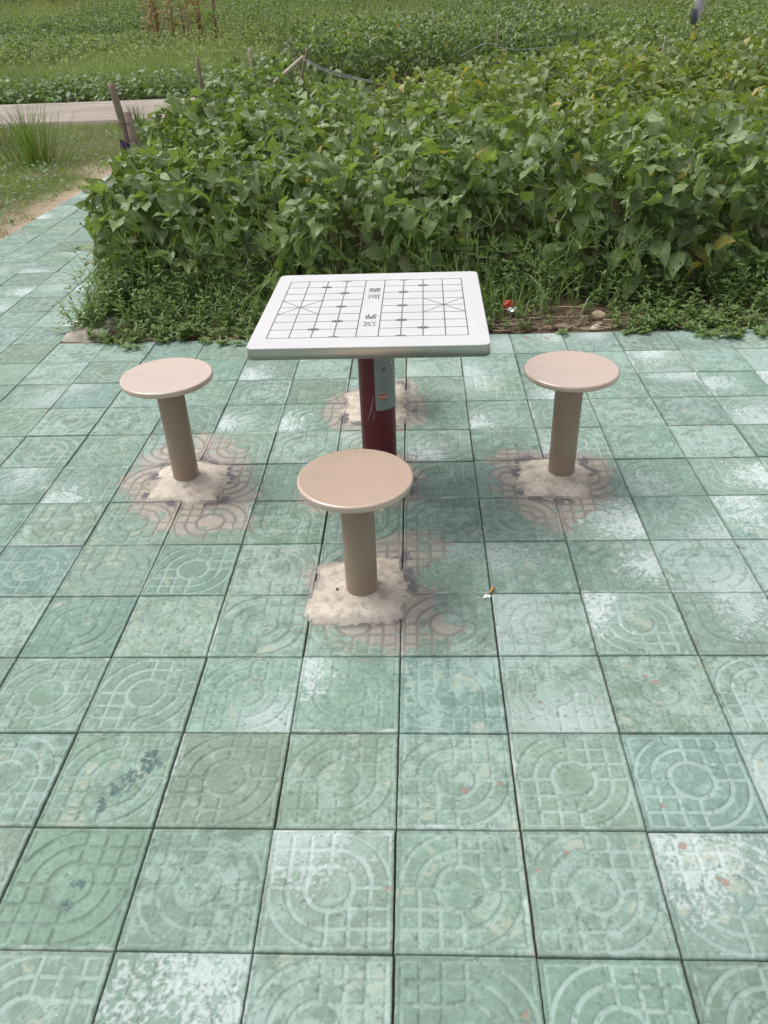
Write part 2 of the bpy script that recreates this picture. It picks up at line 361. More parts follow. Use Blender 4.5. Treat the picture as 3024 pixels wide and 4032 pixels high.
# ------------------------------------------------------------------ pavement of embossed tiles
M_F = [(-0.99, 3.6), (-1.01, 3.98), (-1.04, 4.26), (-0.99, 4.44), (-0.89, 4.56), (-0.71, 4.64), (-0.32, 4.64), (-0.01, 4.68), (0.03, 4.36), (0.06, 4.09), (0.03, 3.86), (0.0, 3.68), (-0.14, 3.61), (-0.48, 3.58), (-0.81, 3.56)]
S_F = [(-0.99, 3.53), (-0.71, 3.44), (-0.56, 3.27), (-0.42, 3.17), (-0.01, 3.06), (0.32, 3.1), (0.44, 3.33), (0.58, 3.4), (0.39, 3.78), (0.37, 4.08), (0.15, 4.36), (0.22, 4.57), (0.35, 4.61), (0.51, 4.93), (0.29, 5.19), (0.02, 5.26), (-0.21, 5.17), (-0.33, 5.01), (-0.81, 4.62), (-1.11, 4.42), (-1.06, 3.98)]
M_L = [(-3.5, 6.07), (-3.46, 6.54), (-3.53, 6.88), (-3.42, 7.05), (-3.02, 7.1), (-2.55, 6.97), (-2.52, 6.52), (-2.51, 6.05), (-2.9, 5.98)]
S_L = [(-3.99, 6.5), (-3.93, 7.25), (-3.63, 7.61), (-3.19, 7.98), (-2.57, 7.7), (-2.26, 6.96), (-2.08, 6.4), (-2.03, 5.99), (-1.98, 5.37), (-2.33, 5.33), (-2.7, 5.16), (-3.1, 5.3), (-3.68, 5.93)]
M_R = [(1.63, 6.93), (2.02, 7.06), (2.47, 6.99), (2.57, 6.76), (2.57, 6.32), (2.41, 6.01), (2.09, 5.97), (1.65, 6.08), (1.56, 6.51)]
S_R = [(1.24, 7.09), (1.5, 7.32), (1.99, 7.24), (2.84, 6.98), (2.83, 6.37), (2.74, 6.06), (2.58, 5.91), (2.51, 5.72), (2.02, 5.22), (1.64, 5.36), (1.49, 5.88), (1.28, 6.19), (1.26, 6.62)]
M_B = [(-1.02, 9.44), (-.6, 9.62), (-0.11, 9.72), (0.0, 9.23), (0.02, 8.5), (-.1, 8.18), (-0.95, 8.35), (-1.04, 8.74)]
S_B = [(-1.39, 8.76), (-1.27, 9.21), (-1.02, 9.52), (-.6, 9.75), (-0.11, 9.95), (0.1, 9.75), (0.35, 9.2), (0.27, 8.2), (-.2, 7.95), (-0.7, 7.98), (-1.1, 8.18)]
M_T = [(-.72, 6.05), (-.3, 5.98), (.0, 6.12), (.06, 6.5), (-.04, 6.9), (-.4, 7.0), (-.74, 6.85), (-.8, 6.4)]
S_T = [(-1.42, 5.88), (-1.01, 5.68), (-0.04, 5.78), (0.22, 6.09), (0.2, 7.01), (0.05, 7.2), (-.5, 7.3), (-1.1, 7.0)]
PADS = [(M_F, S_F), (M_L, S_L), (M_R, S_R), (M_B, S_B), (M_T, S_T)]
CHIPS = [(0.57, 1.39, .04), (0.87, 1.46, .03), (2.48, 0.58, .055), (2.25, 0.87, .04), (2.46, 2.63, .05), (2.4, 2.72, .03), (1.34, 0.81, .025), (1.09, 0.66, .02), (0.88, -0.38, .045), (2.18, 1.25, .03), (0.75, 2.78, .02), (1.34, 2.38, .025), (2.3, 11.8, .05), (2.7, 11.75, .05), (-1.15, 2.2, .015), (-.05, .5, .03)]
DARKS = [(-2.5, 1.23, .07), (-2.42, 1.36, .09), (-2.32, 1.5, .10), (-2.22, 1.62, .10), (-2.2, 1.75, .07), (-2.45, .5, .05), (-2.48, .33, .04)]

def relief(s, t, rot):
    """groove mask 0..1 of the embossed pattern at tile coordinates s,t"""
    x = s - .5; y = t - .5
    if rot: x = -x
    r = np.hypot(x, y); m = np.maximum(abs(x), abs(y))
    e = .009
    band = lambda v, c, hw: ss(hw + e, hw - e * .3, abs(v - c))
    arcq = (x * y > 0)
    inside = ss(.465, .45, m)
    g = band(r, .185, .018)
    outer = (r > .185)
    arcs = np.maximum(band(r, .325, .017), band(r, .468, .015)) * arcq
    grid = 0
    for c in (-.32, -.165, 0, .165, .32):
        grid = np.maximum(grid, np.maximum(band(x, c, .013), band(y, c, .013)))
    grid = grid * (~arcq | (abs(y) < .022) | (abs(x) < .022)) * outer * inside
    corner = ss(.462, .45, m) * (r > .50)
    cb = band(m, .455, .008) * ((r > .49) | ~arcq)
    g = np.maximum.reduce([g, arcs * ss(.485, .47, m), grid, cb * .7])
    return g
def tile_field():
    VV, QQ, CC = [], [], []; off = 0
    lay = []
    for r in range(-5, 12):
        cmin = -12 if r < 12 else 0
        for c in range(-12, 14):
            lay.append((c, r))
    for r in range(12, 36):
        for c in range(-12, -7): lay.append((c, r))
    rg = np.random.default_rng(5)
    base = np.array([.210, .302, .246]); pale = np.array([.42, .54, .495]); white = np.array([.66, .73, .725]); dirt = np.array([.115, .15, .12])
    worn = np.array([.41, .36, .315]); wgro = np.array([.265, .23, .21]); wet = np.array([.165, .145, .15]); chip = np.array([.31, .225, .19])
    pad = ss
    for (c, r) in lay:
        # visible span at that row, in tiles
        hw = 1.2 + .54 * (r + 4.2)
        vis = abs(c + .5 + .1 * r * .2) < hw * 1.15 + 1 and r > -2
        if not vis: n = 14
        elif r <= 2: n = 120
        elif r <= 5: n = 96
        elif r <= 8: n = 72
        elif r <= 11: n = 52
        elif r < 22: n = 40
        else: n = 20
        if vis and 3 <= r <= 9 and -5 <= c <= 3: n = max(n, 96)
        core = np.linspace(.012, .988, n)
        gl = np.concatenate([[0, .0035], core, [.9965, 1]])
        S, Tt = np.meshgrid(gl, gl, indexing='ij'); s = S.ravel(); t = Tt.ravel()
        rot = rg.random() < .5
        ed = np.minimum(np.minimum(s, 1 - s), np.minimum(t, 1 - t))
        gx = .0040 + rg.uniform(-.0018, .0018); gy = .0028 + rg.uniform(-.001, .001)
        ox, oy = rg.normal(0, .0022), rg.normal(0, .0016); an = rg.normal(0, .0022)
        xs = (s - .5) * (1 - 2 * gx); ys = (t - .5) * (1 - 2 * gy)
        X = c + .5 + xs * math.cos(an) - ys * math.sin(an) + ox; Y = r + .5 + xs * math.sin(an) + ys * math.cos(an) + oy
        # chipped, slightly wavy edges
        if vis:
            jit = (ed < .004)
            X = X + jit * (vnoise(X * 25, Y * 25, 31) - .5) * .004; Y = Y + jit * (vnoise(X * 25, Y * 25, 32) - .5) * .003
        g = relief(s, t, rot) if vis else np.zeros(len(s))
        wearlow = fbm(X * 2.5, Y * 2.5, 41)
        depth = (.0020 + .0008 * rg.random()) * (.55 + .8 * wearlow)
        z = rg.normal(0, .0006) + rg.normal(0, .0009) * (s - .5) + rg.normal(0, .0009) * (t - .5) - g * depth
        z = z + .0006 * (fbm(X * 30, Y * 30, 42) - .5)
        z = np.where(ed < .001, -.03, np.where(ed < .005, z - .0016, z))
        # ---------- colour of the worn paint and deposits
        b = base * (1 + rg.normal(0, .06)); b = b * np.array([1 + rg.normal(0, .03), 1, 1 + rg.normal(0, .025)])
        C = np.tile(b, (len(s), 1)) * (.86 + .3 * fbm(X * 5, Y * 5, 43))[:, None]
        fine = fbm(X * 40, Y * 40, 44, 3); mid = fbm(X * 9, Y * 9, 45); 
        C = C * (1 + .34 * (fine - .5) + .22 * (mid - .5))[:, None]
        C = mix(C, dirt, np.clip(g * rg.uniform(.1, .4) * ss(.35, .6, fbm(X * 7, Y * 7, 46)) , 0, 1))
        k = rg.beta(1.1, 1.5)                                    # how much pale bloom this tile carries
        right = ss(-1, 6, np.array(c * 1.0 + .2 * r)); k = float(np.clip(k + .22 * right, 0, 1))
        bloom = ss(.62 - .26 * k, .86 - .22 * k, mid * .55 + wearlow * .3 + fine * .25)
        C = mix(C, pale, bloom * (.2 + .42 * k) * (.65 + .35 * (1 - g)))
        kg = rg.beta(1.2, 1.6)                                   # bloom lying in the grooves
        gb = g * ss(.42 - .2 * kg, .66 - .15 * kg, fbm(X * 4, Y * 4, 47) * .6 + fine * .4)
        C = mix(C, pale, np.clip(gb * (.05 + .65 * kg), 0, 1))
        # streaks brushed along the tile
        st = ss(.55, .8, vnoise(X * 60, Y * 7, 48) * .5 + vnoise(X * 10, Y * 3, 49) * .5); C = mix(C, pale, st * .22 * k)
        # white powdery patches on some tiles
        if rg.random() < .24 + .3 * float(right):
            cx, cy = rg.choice([0.08, .9]), rg.uniform(.1, .9); 
            if rg.random() < .5: cx, cy = cy, cx
            dd = np.hypot((s - cx) * rg.uniform(.7, 1.5), (t - cy) * rg.uniform(.7, 1.5))
            wm = ss(.55, .05, dd + (mid - .5) * .8 + (fine - .5) * 1.1)
            C = mix(C, white, np.clip(wm * rg.uniform(.35, .8), 0, 1))
        if rg.random() < .4:                                    # one pale edge
            e = [s, 1 - s, t, 1 - t][rg.integers(4)]
            C = mix(C, white, ss(.05, .0, e + (mid - .4) * .12) * .6)
        C = mix(C, [.43, .46, .37], ss(.64, .76, fbm(X * 6, Y * 6, 50)) * .55 * (1 - g) * float(rg.random() < .55))   # yellowish wear
        C = mix(C, dirt * .8, ss(.03, .0, ed + (fine - .5) * .03) * .3)
        C = mix(C, dirt, ss(.70, .78, fbm(X * 26, Y * 26, 51, 3)) * .55)                          # dark specks
        # ---------- stains and bare concrete round the posts
        for Mp, Sp in PADS:
            P = np.array(Sp)
            if P[:, 0].min() - .4 > c + 1 or P[:, 0].max() + .4 < c or P[:, 1].min() - .4 > r + 1 or P[:, 1].max() + .4 < r: continue
            d = sdpoly(X, Y, Sp) + (fbm(X * 5, Y * 5, 53) - .5) * .34 + (fine - .5) * .10 + g * .07
            sm = ss(-.03, .03, d) * (.78 + .22 * ss(.0, .30, d + (fbm(X * 16, Y * 16, 60, 3) - .5) * .5))
            sm = np.maximum(sm, ss(-.12, .02, d + (g - .5) * .1) * g * .55)
            wc = np.tile(worn, (len(s), 1)) * (.8 + .45 * fbm(X * 12, Y * 12, 54))[:, None]
            wc = mix(wc, [.47, .41, .33], ss(.52, .66, fbm(X * 4.5, Y * 4.5, 55)) * .8)
            wc = mix(wc, wgro, g * .85)
            dm = sdpoly(X, Y, Mp)
            wc = mix(wc, wet, ss(.56, .62, fbm(X * 5.5, Y * 5.5, 56, 3)) * ss(.22, .08, -dm))
            wc = mix(wc, wet * 1.1, ss(.05, .0, ed) * .6 * ss(.5, .1, -dm))
            spots = ss(.60, .68, fbm(X * 6, Y * 6, 57)) * (dm < -.25) * (1 - g * .7)
            sm = sm * (1 - spots * .85)
            C = mix(C, wc, sm * .93); z = z - sm * .0004 * (ed > .005)
        for cx, cy, rr in CHIPS:
            if abs(cx - c - .5) < .8 and abs(cy - r - .5) < .8:
                dd = np.hypot(X - cx, (Y - cy) * 1.1) + (fbm(X * 22, Y * 22, 58) - .5) * rr * 1.8
                mk = ss(rr, rr * .8, dd); C = mix(C, chip, mk * .8); z = z - mk * .0012 * (ed > .005)
        for cx, cy, rr in DARKS:
            if abs(cx - c - .5) < .9 and abs(cy - r - .5) < .9:
                dd = np.hypot(X - cx, Y - cy) + (fbm(X * 24, Y * 24, 59) - .5) * rr * 2.6
                C = mix(C, [.085, .145, .135], ss(rr, rr * .75, dd) * ss(.4, .55, fbm(X * 45, Y * 45, 67, 3) + .12) * .85)
        C[ed < .001] = [.03, .028, .024]
        m_ = len(gl); I = np.arange(m_ * m_).reshape(m_, m_) + off
        Q = np.stack([I[:-1, :-1], I[1:, :-1], I[1:, 1:], I[:-1, 1:]], -1).reshape(-1, 4)
        VV.append(np.stack([X * T, Y * T, z], -1)); QQ.append(Q); CC.append(C); off += m_ * m_
    me = np_mesh('pavement', np.concatenate(VV), np.concatenate(QQ), np.concatenate(CC))
    tag(link('pavement', me, M_TILE), kind='structure')
tile_field()
# dark sand bed in the joints
me = np_mesh('bed', np.array([(-12 * T, -5 * T, -.010), (14 * T, -5 * T, -.010), (14 * T, 12 * T, -.010), (-12 * T, 12 * T, -.010), (-12 * T, 12 * T, -.010), (-7 * T, 12 * T, -.010), (-7 * T, 36 * T, -.010), (-12 * T, 36 * T, -.010)]),
             np.array([[0, 1, 2, 3], [4, 5, 6, 7]]), np.tile([.085, .068, .055], (8, 1)), smooth=False)
tag(link('sand_bed', me, M_SOIL), kind='structure')

# ------------------------------------------------------------------ mortar pads
def mortar(poly, cx, cy, rpost, label, seed):
    P = np.array(poly); na, nr = 220, 40; V = []; C = []
    a = np.linspace(0, 2 * np.pi, na, endpoint=False)
    rb = []
    for t in a:
        best = .3; dx, dy = math.cos(t), math.sin(t)
        for i in range(len(P)):
            x1, y1 = P[i] - (cx, cy); x2, y2 = P[(i + 1) % len(P)] - (cx, cy)
            ex, ey = x2 - x1, y2 - y1; den = dx * ey - dy * ex
            if abs(den) < 1e-9: continue
            s = (x1 * ey - y1 * ex) / den; u = (x1 * dy - y1 * dx) / den
            if s > 0 and -1e-6 <= u <= 1 + 1e-6: best = max(best, s)
        rb.append(best)
    rb = np.array(rb); rb = (rb + np.roll(rb, 1) + np.roll(rb, -1)) / 3
    rb = rb + (fbm(np.cos(a) * 3.2 + seed, np.sin(a) * 3.2, seed, 4) - .5) * .26; rb = rb * 1.07
    fr = np.concatenate([np.linspace(0, .94, nr - 3), [.97, .99, 1.0]])
    A, F = np.meshgrid(a, fr); Rr = rb[None] * F; x = cx + Rr * np.cos(A); y = cy + Rr * np.sin(A)
    zz = .0022 + .0012 * (fbm(x * 4, y * 4, seed + 3) - .35) + .0007 * (fbm(x * 16, y * 16, seed + 5) - .5)
    zz = zz + .009 * ss(rpost + .14, rpost, Rr) + .003 * ss(rpost + .34, rpost + .30, Rr + .05 * (vnoise(A * 2, A * 0, seed + 2) - .5))
    zz = zz * ss(1.0, .72, F) + .0006 * (vnoise(x * 60, y * 60, seed + 8) - .5) - .0022 * ss(.8, 1.0, F); zz = np.where(F > .995, -.006, zz)
    x, y, zz, Ff = [v.ravel() for v in (x, y, zz, F)]
    c = np.tile([.63, .565, .475], (len(x), 1)) * (.78 + .4 * fbm(x * 6, y * 6, seed + 7))[:, None]
    c = mix(c, [.42, .34, .27], ss(.58, .7, fbm(x * 9, y * 9, seed + 9)) * .6)
    c = mix(c, [.36, .31, .275], ss(.78, 1.0, Ff + (fbm(x * 9, y * 9, seed + 11) - .5) * .4) * .75)
    c = c * (1 + .22 * (fbm(x * 45, y * 45, seed + 12, 3) - .5))[:, None]; c = mix(c, [.2, .17, .155], ss(.72, .78, fbm(x * 14, y * 14, seed + 13, 3)) * .4)
    I = np.arange(nr * na).reshape(nr, na); J = np.roll(I, -1, 1)
    Q = np.stack([I[:-1], I[1:], J[1:], J[:-1]], -1).reshape(-1, 4)
    V = np.stack([(x - cx) * T, (y - cy) * T, zz], -1)
    o = link('mortar_pad', np_mesh('mortar_pad', V, Q, c), M_MORTAR, loc=(cx * T, cy * T, 0))
    tag(o, label, 'mortar pad', 'mortar pads round the posts')
STOOLS = [(-.448, 4.074, 1.508, 'front'), (-3.086, 6.622, 1.582, 'left'), (2.175, 6.614, 1.567, 'right'), (-.45, 9.1, 1.55, 'far')]
mortar(M_F, -.448, 4.074, .178, 'cream mortar pad at the foot of the nearest stool, in front of the table', 61)
mortar(M_L, -3.086, 6.622, .178, 'cream mortar pad at the foot of the stool left of the table', 62)
mortar(M_R, 2.175, 6.614, .178, 'cream mortar pad at the foot of the stool right of the table', 63)
mortar(M_B, -.45, 9.1, .178, 'cream mortar patch behind the dark red table post, farthest from the viewer', 64)
mortar(M_T, -.31, 6.5, .23, 'mortar at the foot of the dark red table post, hidden behind the nearest stool seat', 65)

# ------------------------------------------------------------------ stools
LBL = {'front': 'beige round stool nearest the viewer, glossy reflection on its seat',
       'left': 'beige round-seat stool standing left of the chess table, its seat top looking pinkish',
       'right': 'beige round-seat stool standing right of the chess table',
       'far': 'beige round-seat stool on the far side of the chess table, hidden by the tabletop'}
def stool(cx, cy, h, which, hole):
    e = empty('stool', (cx * T, cy * T, 0), LBL[which], 'stool', 'round stools fixed round the chess table')
    R_ = .603 * T; H = h * T; d = .017; bm = bmesh.new()
    prof = [(0, H - .0042), (R_ * .3, H - .0040), (R_ * .6, H - .0030), (R_ * .85, H - .0016), (R_ * .93, H - .0006), (R_ - .0065, H - .0001), (R_ - .0040, H - .0004), (R_ - .0018, H - .0018),
            (R_ - .0004, H - .0042), (R_, H - .007), (R_, H - d + .002), (R_ - .001, H - d), (R_ - .004, H - d), (R_ - .006, H - d + .003), (R_ - .02, H - d + .004), (.05, H - d + .004), (0, H - d + .004)]
    lathe(bm, prof, 128); bmesh.ops.recalc_face_normals(bm, faces=bm.faces)
    seat = bm_obj('seat', bm, M_SEAT, e)
    bm = bmesh.new(); rp = .18 * T
    lathe(bm, [(rp, -.02), (rp, .0), (rp, H - d + .003), (rp - .002, H - d + .0045)], 64)
    bm_obj('post', bm, M_POST, e)
    bm = bmesh.new(); a = math.radians(hole); c = Vector(((R_ + .0003) * math.cos(a), (R_ + .0003) * math.sin(a), H - .011)); dr = Vector((math.cos(a), math.sin(a), 0))
    tube(bm, [c - dr * .003, c + dr * .0006], .0018, 12)
    bm_obj('screw', bm, M_STEEL if which == 'left' else M_PRINT, seat)
    return e
for (cx, cy, h, wh), ho in zip(STOOLS, (200, 262, 300, 90)): stool(cx, cy, h, wh, ho)

# ------------------------------------------------------------------ chess table
TH = 2.50 * T; TX, TY = -.318 * T, 6.44 * T
table = empty('chess_table', (TX, TY, 0), 'square chess table with a white engraved board top on a dark red post', 'table')
table.rotation_euler = (0, 0, -.008)
def rrect(hx, hy, r, n=10):
    pts = []
    for sx, sy, a0 in ((1, 1, 0), (-1, 1, 90), (-1, -1, 180), (1, -1, 270)):
        for i in range(n + 1):
            a = math.radians(a0 + 90 * i / n); pts.append((sx * (hx - r) + r * math.cos(a), sy * (hy - r) + r * math.sin(a)))
    return pts
def slab(levels, hx, hy, r, mat, name, parent, cap_top=True, cap_bot=True):
    bm = bmesh.new(); rings = []
    for inset, z in levels: rings.append([bm.verts.new((x, y, z)) for x, y in rrect(hx - inset, hy - inset, max(r - inset, .001))])
    for a, b in zip(rings, rings[1:]):
        n = len(a)
        for i in range(n): bm.faces.new((a[i], a[(i + 1) % n], b[(i + 1) % n], b[i]))
    if cap_bot: bm.faces.new(rings[0][::-1])
    if cap_top: bm.faces.new(rings[-1])
    o = bm_obj(name, bm, mat, parent, smooth=False)
    for p in o.data.polygons: p.use_smooth = len(p.vertices) == 4
    return o
HX = 1.325 * T
top = slab([(.0, TH - .0022), (.0005, TH - .0009), (.0014, TH - .0002), (.003, TH)], HX, HX, .022, M_TOP, 'tabletop', table, cap_bot=False)
slab([(.006, TH - .034), (.0, TH - .034), (.0, TH - .0023)], HX, HX, .022, M_RIM, 'rim', top, cap_top=False, cap_bot=True)
bm = bmesh.new(); box(bm, -HX + .012, HX - .012, -HX + .012, HX - .012, TH - .036, TH - .0342)
bm_obj('underside', bm, simple('underside_board', (.05, .045, .04), rough=.8), top, smooth=False)
# mounting plate under the top and the post
bm = bmesh.new(); box(bm, -.12, .12, -.12, .12, TH - .044, TH - .0362)
bm_obj('mounting_plate', bm, M_STEEL, table, smooth=False)
RP = .23 * T; bm = bmesh.new()
lathe(bm, [(RP, -.02), (RP, .02), (RP, TH - .0442)], 96)
post = bm_obj('post', bm, M_RED, table)
# scratches on the paint
bm = bmesh.new()
def cylp(a, z, dr=.0004): return Vector((math.cos(a) * (RP + dr), math.sin(a) * (RP + dr), z))
for (a0, z0, a1, z1, wd) in ((-122, .262, -97, .36, .0016), (-119, .268, -95, .352, .0008), (-104, .262, -97, .30, .0012), (-125, .25, -118, .29, .001)):
    prev = None
    for i in range(13):
        t = i / 12; a = math.radians(a0 + (a1 - a0) * t ** .8); z = z0 + (z1 - z0) * t; ww = wd * math.sin(math.pi * min(max(t, .06), .94))
        pr = (bm.verts.new(cylp(a - ww / RP, z)), bm.verts.new(cylp(a + ww / RP, z)))
        if prev: bm.faces.new((prev[0], prev[1], pr[1], pr[0]))
        prev = pr
bm_obj('scratch', bm, simple('scratch', (.26, .17, .18), rough=.5), post)
# board lines, 10 files x 9 ranks, with the river in the middle
bm = bmesh.new(); Z0, Z1 = TH - .0005, TH + .0004
X0_, X1_ = (-1.458 + .318) * T, (.780 + .318) * T; Y0_, Y1_ = (5.41 - 6.44) * T, (7.45 - 6.44) * T
fx = [X0_ + (X1_ - X0_) * i / 9 for i in range(10)]; fy = [Y0_ + (Y1_ - Y0_) * i / 8 for i in range(9)]
lw = .00135
def seg(x0, y0, x1, y1, w_=lw, dz=0.0):
    d = Vector((x1 - x0, y1 - y0)); L_ = d.length; d /= L_; s = Vector((-d.y, d.x)) * w_
    q = [(x0 - s.x, y0 - s.y), (x1 - s.x, y1 - s.y), (x1 + s.x, y1 + s.y), (x0 + s.x, y0 + s.y)]
    lo = [bm.verts.new((a, b, Z0)) for a, b in q]; hi = [bm.verts.new((a, b, Z1 + dz)) for a, b in q]
    bm.faces.new(hi)
    for i in range(4): bm.faces.new((lo[i], lo[(i + 1) % 4], hi[(i + 1) % 4], hi[i]))
for x in fx: seg(x, Y0_ - lw, x, Y1_ + lw)
for y in fy:
    if y in (fy[0], fy[-1]):
        seg(fx[0], y, fx[9], y, lw * .8, .00005)
    else:
        seg(fx[0], y, fx[4], y, lw * .8, .00005); seg(fx[5], y, fx[9], y, lw * .8, .00005)
for a, b in ((0, 2), (7, 9)):
    seg(fx[a], fy[3], fx[b], fy[5], lw * .8, .0001); seg(fx[a], fy[5], fx[b], fy[3], lw * .8, .00015)
gq, lq = .0042, .0115
for ci, rows in ((3, (0, 2, 4, 6, 8)), (6, (0, 2, 4, 6, 8)), (2, (1, 7)), (7, (1, 7))):
    for rr in rows:
        for sx in (-1, 1):
            for sy in (-1, 1):
                if (rr == 0 and sy < 0) or (rr == 8 and sy > 0): continue
                x, y = fx[ci] + sx * gq, fy[rr] + sy * gq
                seg(x - sx * lw, y, x + sx * lq, y, lw * .9, .0002); seg(x, y - sy * lw, x, y + sy * lq * .55, lw * 1.1, .00025)
bm_obj('board_lines', bm, M_INK, top, smooth=False)
def text_mesh(s, size, extrude=0.0, sx=1.0):
    c = bpy.data.curves.new('t', 'FONT'); c.body = s; c.size = size; c.align_x = 'CENTER'; c.align_y = 'CENTER'; c.extrude = extrude; c.resolution_u = 4
    o = bpy.data.objects.new('t', c); COL.objects.link(o)
    dg = bpy.context.evaluated_depsgraph_get(); me = bpy.data.meshes.new_from_object(o.evaluated_get(dg))
    bpy.data.objects.remove(o); bpy.data.curves.remove(c)
    v = np.zeros(len(me.vertices) * 3); me.vertices.foreach_get('co', v); v = v.reshape(-1, 3)
    v[:, :2] -= (v[:, :2].max(0) + v[:, :2].min(0)) / 2; v[:, 0] *= sx
    me.vertices.foreach_set('co', v.ravel()); me.materials.clear(); me.update(); return me
for ch, yy, rot in (('楚', 7.04, 0), ('河', 6.78, 0), ('界', 6.06, math.pi), ('汉', 5.81, math.pi)):
    me = text_mesh(ch, .17 * T, .0004, 1.0)
    o = link('river_character', me, M_INK, top, ((-.33 + .318) * T, (yy - 6.44) * T, TH + .0001)); o.rotation_euler = (0, 0, rot)
# printed plate riveted round the post
A0, A1 = math.radians(-93), math.radians(28); PZ0, PZ1 = 1.20 * T, 2.26 * T; pr_ = RP + .0012
bm = bmesh.new(); na, nz = 40, 30; g_ = []
for j in range(nz + 1):
    z = PZ0 + (PZ1 - PZ0) * j / nz
    cut = 0
    dz = min(z - PZ0, PZ1 - z); rc = .006
    if dz < rc: cut = rc - math.sqrt(max(rc * rc - (rc - dz) ** 2, 0))
    row = []
    for i in range(na + 1):
        a = (A0 + cut / RP) + ((A1 - cut / RP) - (A0 + cut / RP)) * i / na
        row.append(bm.verts.new((pr_ * math.cos(a), pr_ * math.sin(a), z)))
    g_.append(row)
for j in range(nz):
    for i in range(na): bm.faces.new((g_[j][i], g_[j][i + 1], g_[j + 1][i + 1], g_[j + 1][i]))
bmesh.ops.solidify(bm, geom=bm.faces[:], thickness=-.0009)
plate = bm_obj('sign_plate', bm, M_PLATE, post)
plate['label'] = 'silvery printed instruction plate with a red oval emblem riveted to the post'
def wrap(me, u0, z0, r):
    v = np.zeros(len(me.vertices) * 3); me.vertices.foreach_get('co', v); v = v.reshape(-1, 3)
    a = A0 + (u0 + v[:, 0]) / RP; zz = v[:, 2].copy()
    out = np.stack([(r + zz) * np.cos(a), (r + zz) * np.sin(a), z0 + v[:, 1]], -1); me.vertices.foreach_set('co', out.ravel()); me.update()
def bars(rects, name, mat, r):
    bm = bmesh.new()
    for (u0, u1, z0, z1) in rects:
        k = max(1, int((u1 - u0) / .004)); prev = None
        for i in range(k + 1):
            a = A0 + (u0 + (u1 - u0) * i / k) / RP
            p = (bm.verts.new((r * math.cos(a), r * math.sin(a), z0)), bm.verts.new((r * math.cos(a), r * math.sin(a), z1)))
            if prev: bm.faces.new((prev[0], p[0], p[1], prev[1]))
            prev = p
    return bm_obj(name, bm, mat, plate)
rb_ = np.random.default_rng(3); R1 = []; R2 = []
def txt(u0, u1, z, h_, dst):
    u = u0
    while u < u1:
        wv = rb_.uniform(.0012, .003); dst.append((u, min(u + wv, u1), z, z + h_ * rb_.uniform(.6, 1))); u += wv + .0009
for z, u0, u1, h_ in ((.528, .026, .05, .0018), (.522, .03, .052, .0018), (.515, .03, .05, .0018), (.508, .03, .052, .0018), (.50, .006, .018, .002), (.50, .03, .05, .002), (.493, .03, .05, .0018),
                      (.405, .018, .04, .0018), (.400, .018, .042, .0018), (.395, .018, .036, .0018), (.390, .018, .044, .0018), (.385, .018, .04, .0018), (.380, .018, .042, .0018), (.372, .016, .04, .0018), (.334, .018, .042, .0018), (.328, .016, .036, .0018), (.315, .006, .014, .0018)):
    txt(u0, u1, z, h_, R1)
for x0, x1, z0, z1 in ((.0145, .0150, .368, .412), (.046, .0465, .368, .412), (.0145, .0465, .412, .4125), (.0145, .0465, .3675, .368)): R1.append((x0, x1, z0, z1))
for i in range(6): R1.append((.024 + .002 * i, .0252 + .002 * i, .435 - .004 * (i % 2), .447 + .003 * (i % 2)))     # small printed diagram
for z in (.483, .476, .469, .462): txt(.016, .046, z, .002, R2)
bars(R1, 'fine_print', M_PRINT, pr_ + .0003); bars(R2, 'red_print', simple('faded_red_print', (.42, .25, .22), rough=.5), pr_ + .0003)
bm = bmesh.new(); cz, cu = .349, .024
ce = bm.verts.new((cu, cz, 0)); ring = [bm.verts.new((cu + .0165 * math.cos(t), cz + .0095 * math.sin(t) , 0)) for t in np.linspace(0, 2 * math.pi, 49)[:-1]]
for i in range(48): bm.faces.new((ce, ring[i], ring[(i + 1) % 48]))
lg = bm_obj('emblem', bm, M_LOGO, plate); wrap(lg.data, 0, 0, pr_ + .0004)
me = text_mesh('NSCC', .0118); wrap(me, cu, cz, pr_ + .0007); link('emblem_letters', me, M_WHITE, lg)
for (uu, zz) in ((.005, PZ0 + .006), (.005, .43), ((A1 - A0) * RP * .5, .455), ((A1 - A0) * RP * .5, PZ0 + .012)):
    a = A0 + uu / RP; d = Vector((math.cos(a), math.sin(a), 0)); bm = bmesh.new()
    p = d * (pr_) + Vector((0, 0, zz)); tube(bm, [p - d * .001, p + d * .0008, p + d * .0014], [.0028, .0028, .0015], 14); bm_obj('rivet', bm, M_STEEL, plate)

# ------------------------------------------------------------------ small litter on the paving
cig = Vector((1.015 * T, 4.045 * T, .0045)); bm = bmesh.new()
tube(bm, [(-.006, -.013, 0), (-.003, -.005, .0005), (.002, .004, .001), (.006, .011, .0008)], [.0038, .0041, .0042, .0036], 14)
o = bm_obj('cigarette_butt', bm, simple('filter_paper', (.62, .33, .10), rough=.7, var=.1, scale=200), None, cig); tag(o, 'bent orange cigarette butt lying across the tile joint', 'cigarette butt')
bm = bmesh.new()
outl = [(-.014, -.012), (-.010, -.015), (-.003, -.009), (.002, -.006), (.006, -.011), (.010, -.004), (.010, .002), (.004, .006), (.000, .001), (-.005, .005), (-.009, .001)]
hi = [bm.verts.new((x, y, .003 + .002 * math.sin(i * 1.7))) for i, (x, y) in enumerate(outl)]; lo = [bm.verts.new((x, y, .0022 + .002 * math.sin(i * 1.7))) for i, (x, y) in enumerate(outl)]
bm.faces.new(hi); bm.faces.new(lo[::-1])
for i in range(len(outl)): bm.faces.new((lo[i], lo[(i + 1) % len(outl)], hi[(i + 1) % len(outl)], hi[i]))
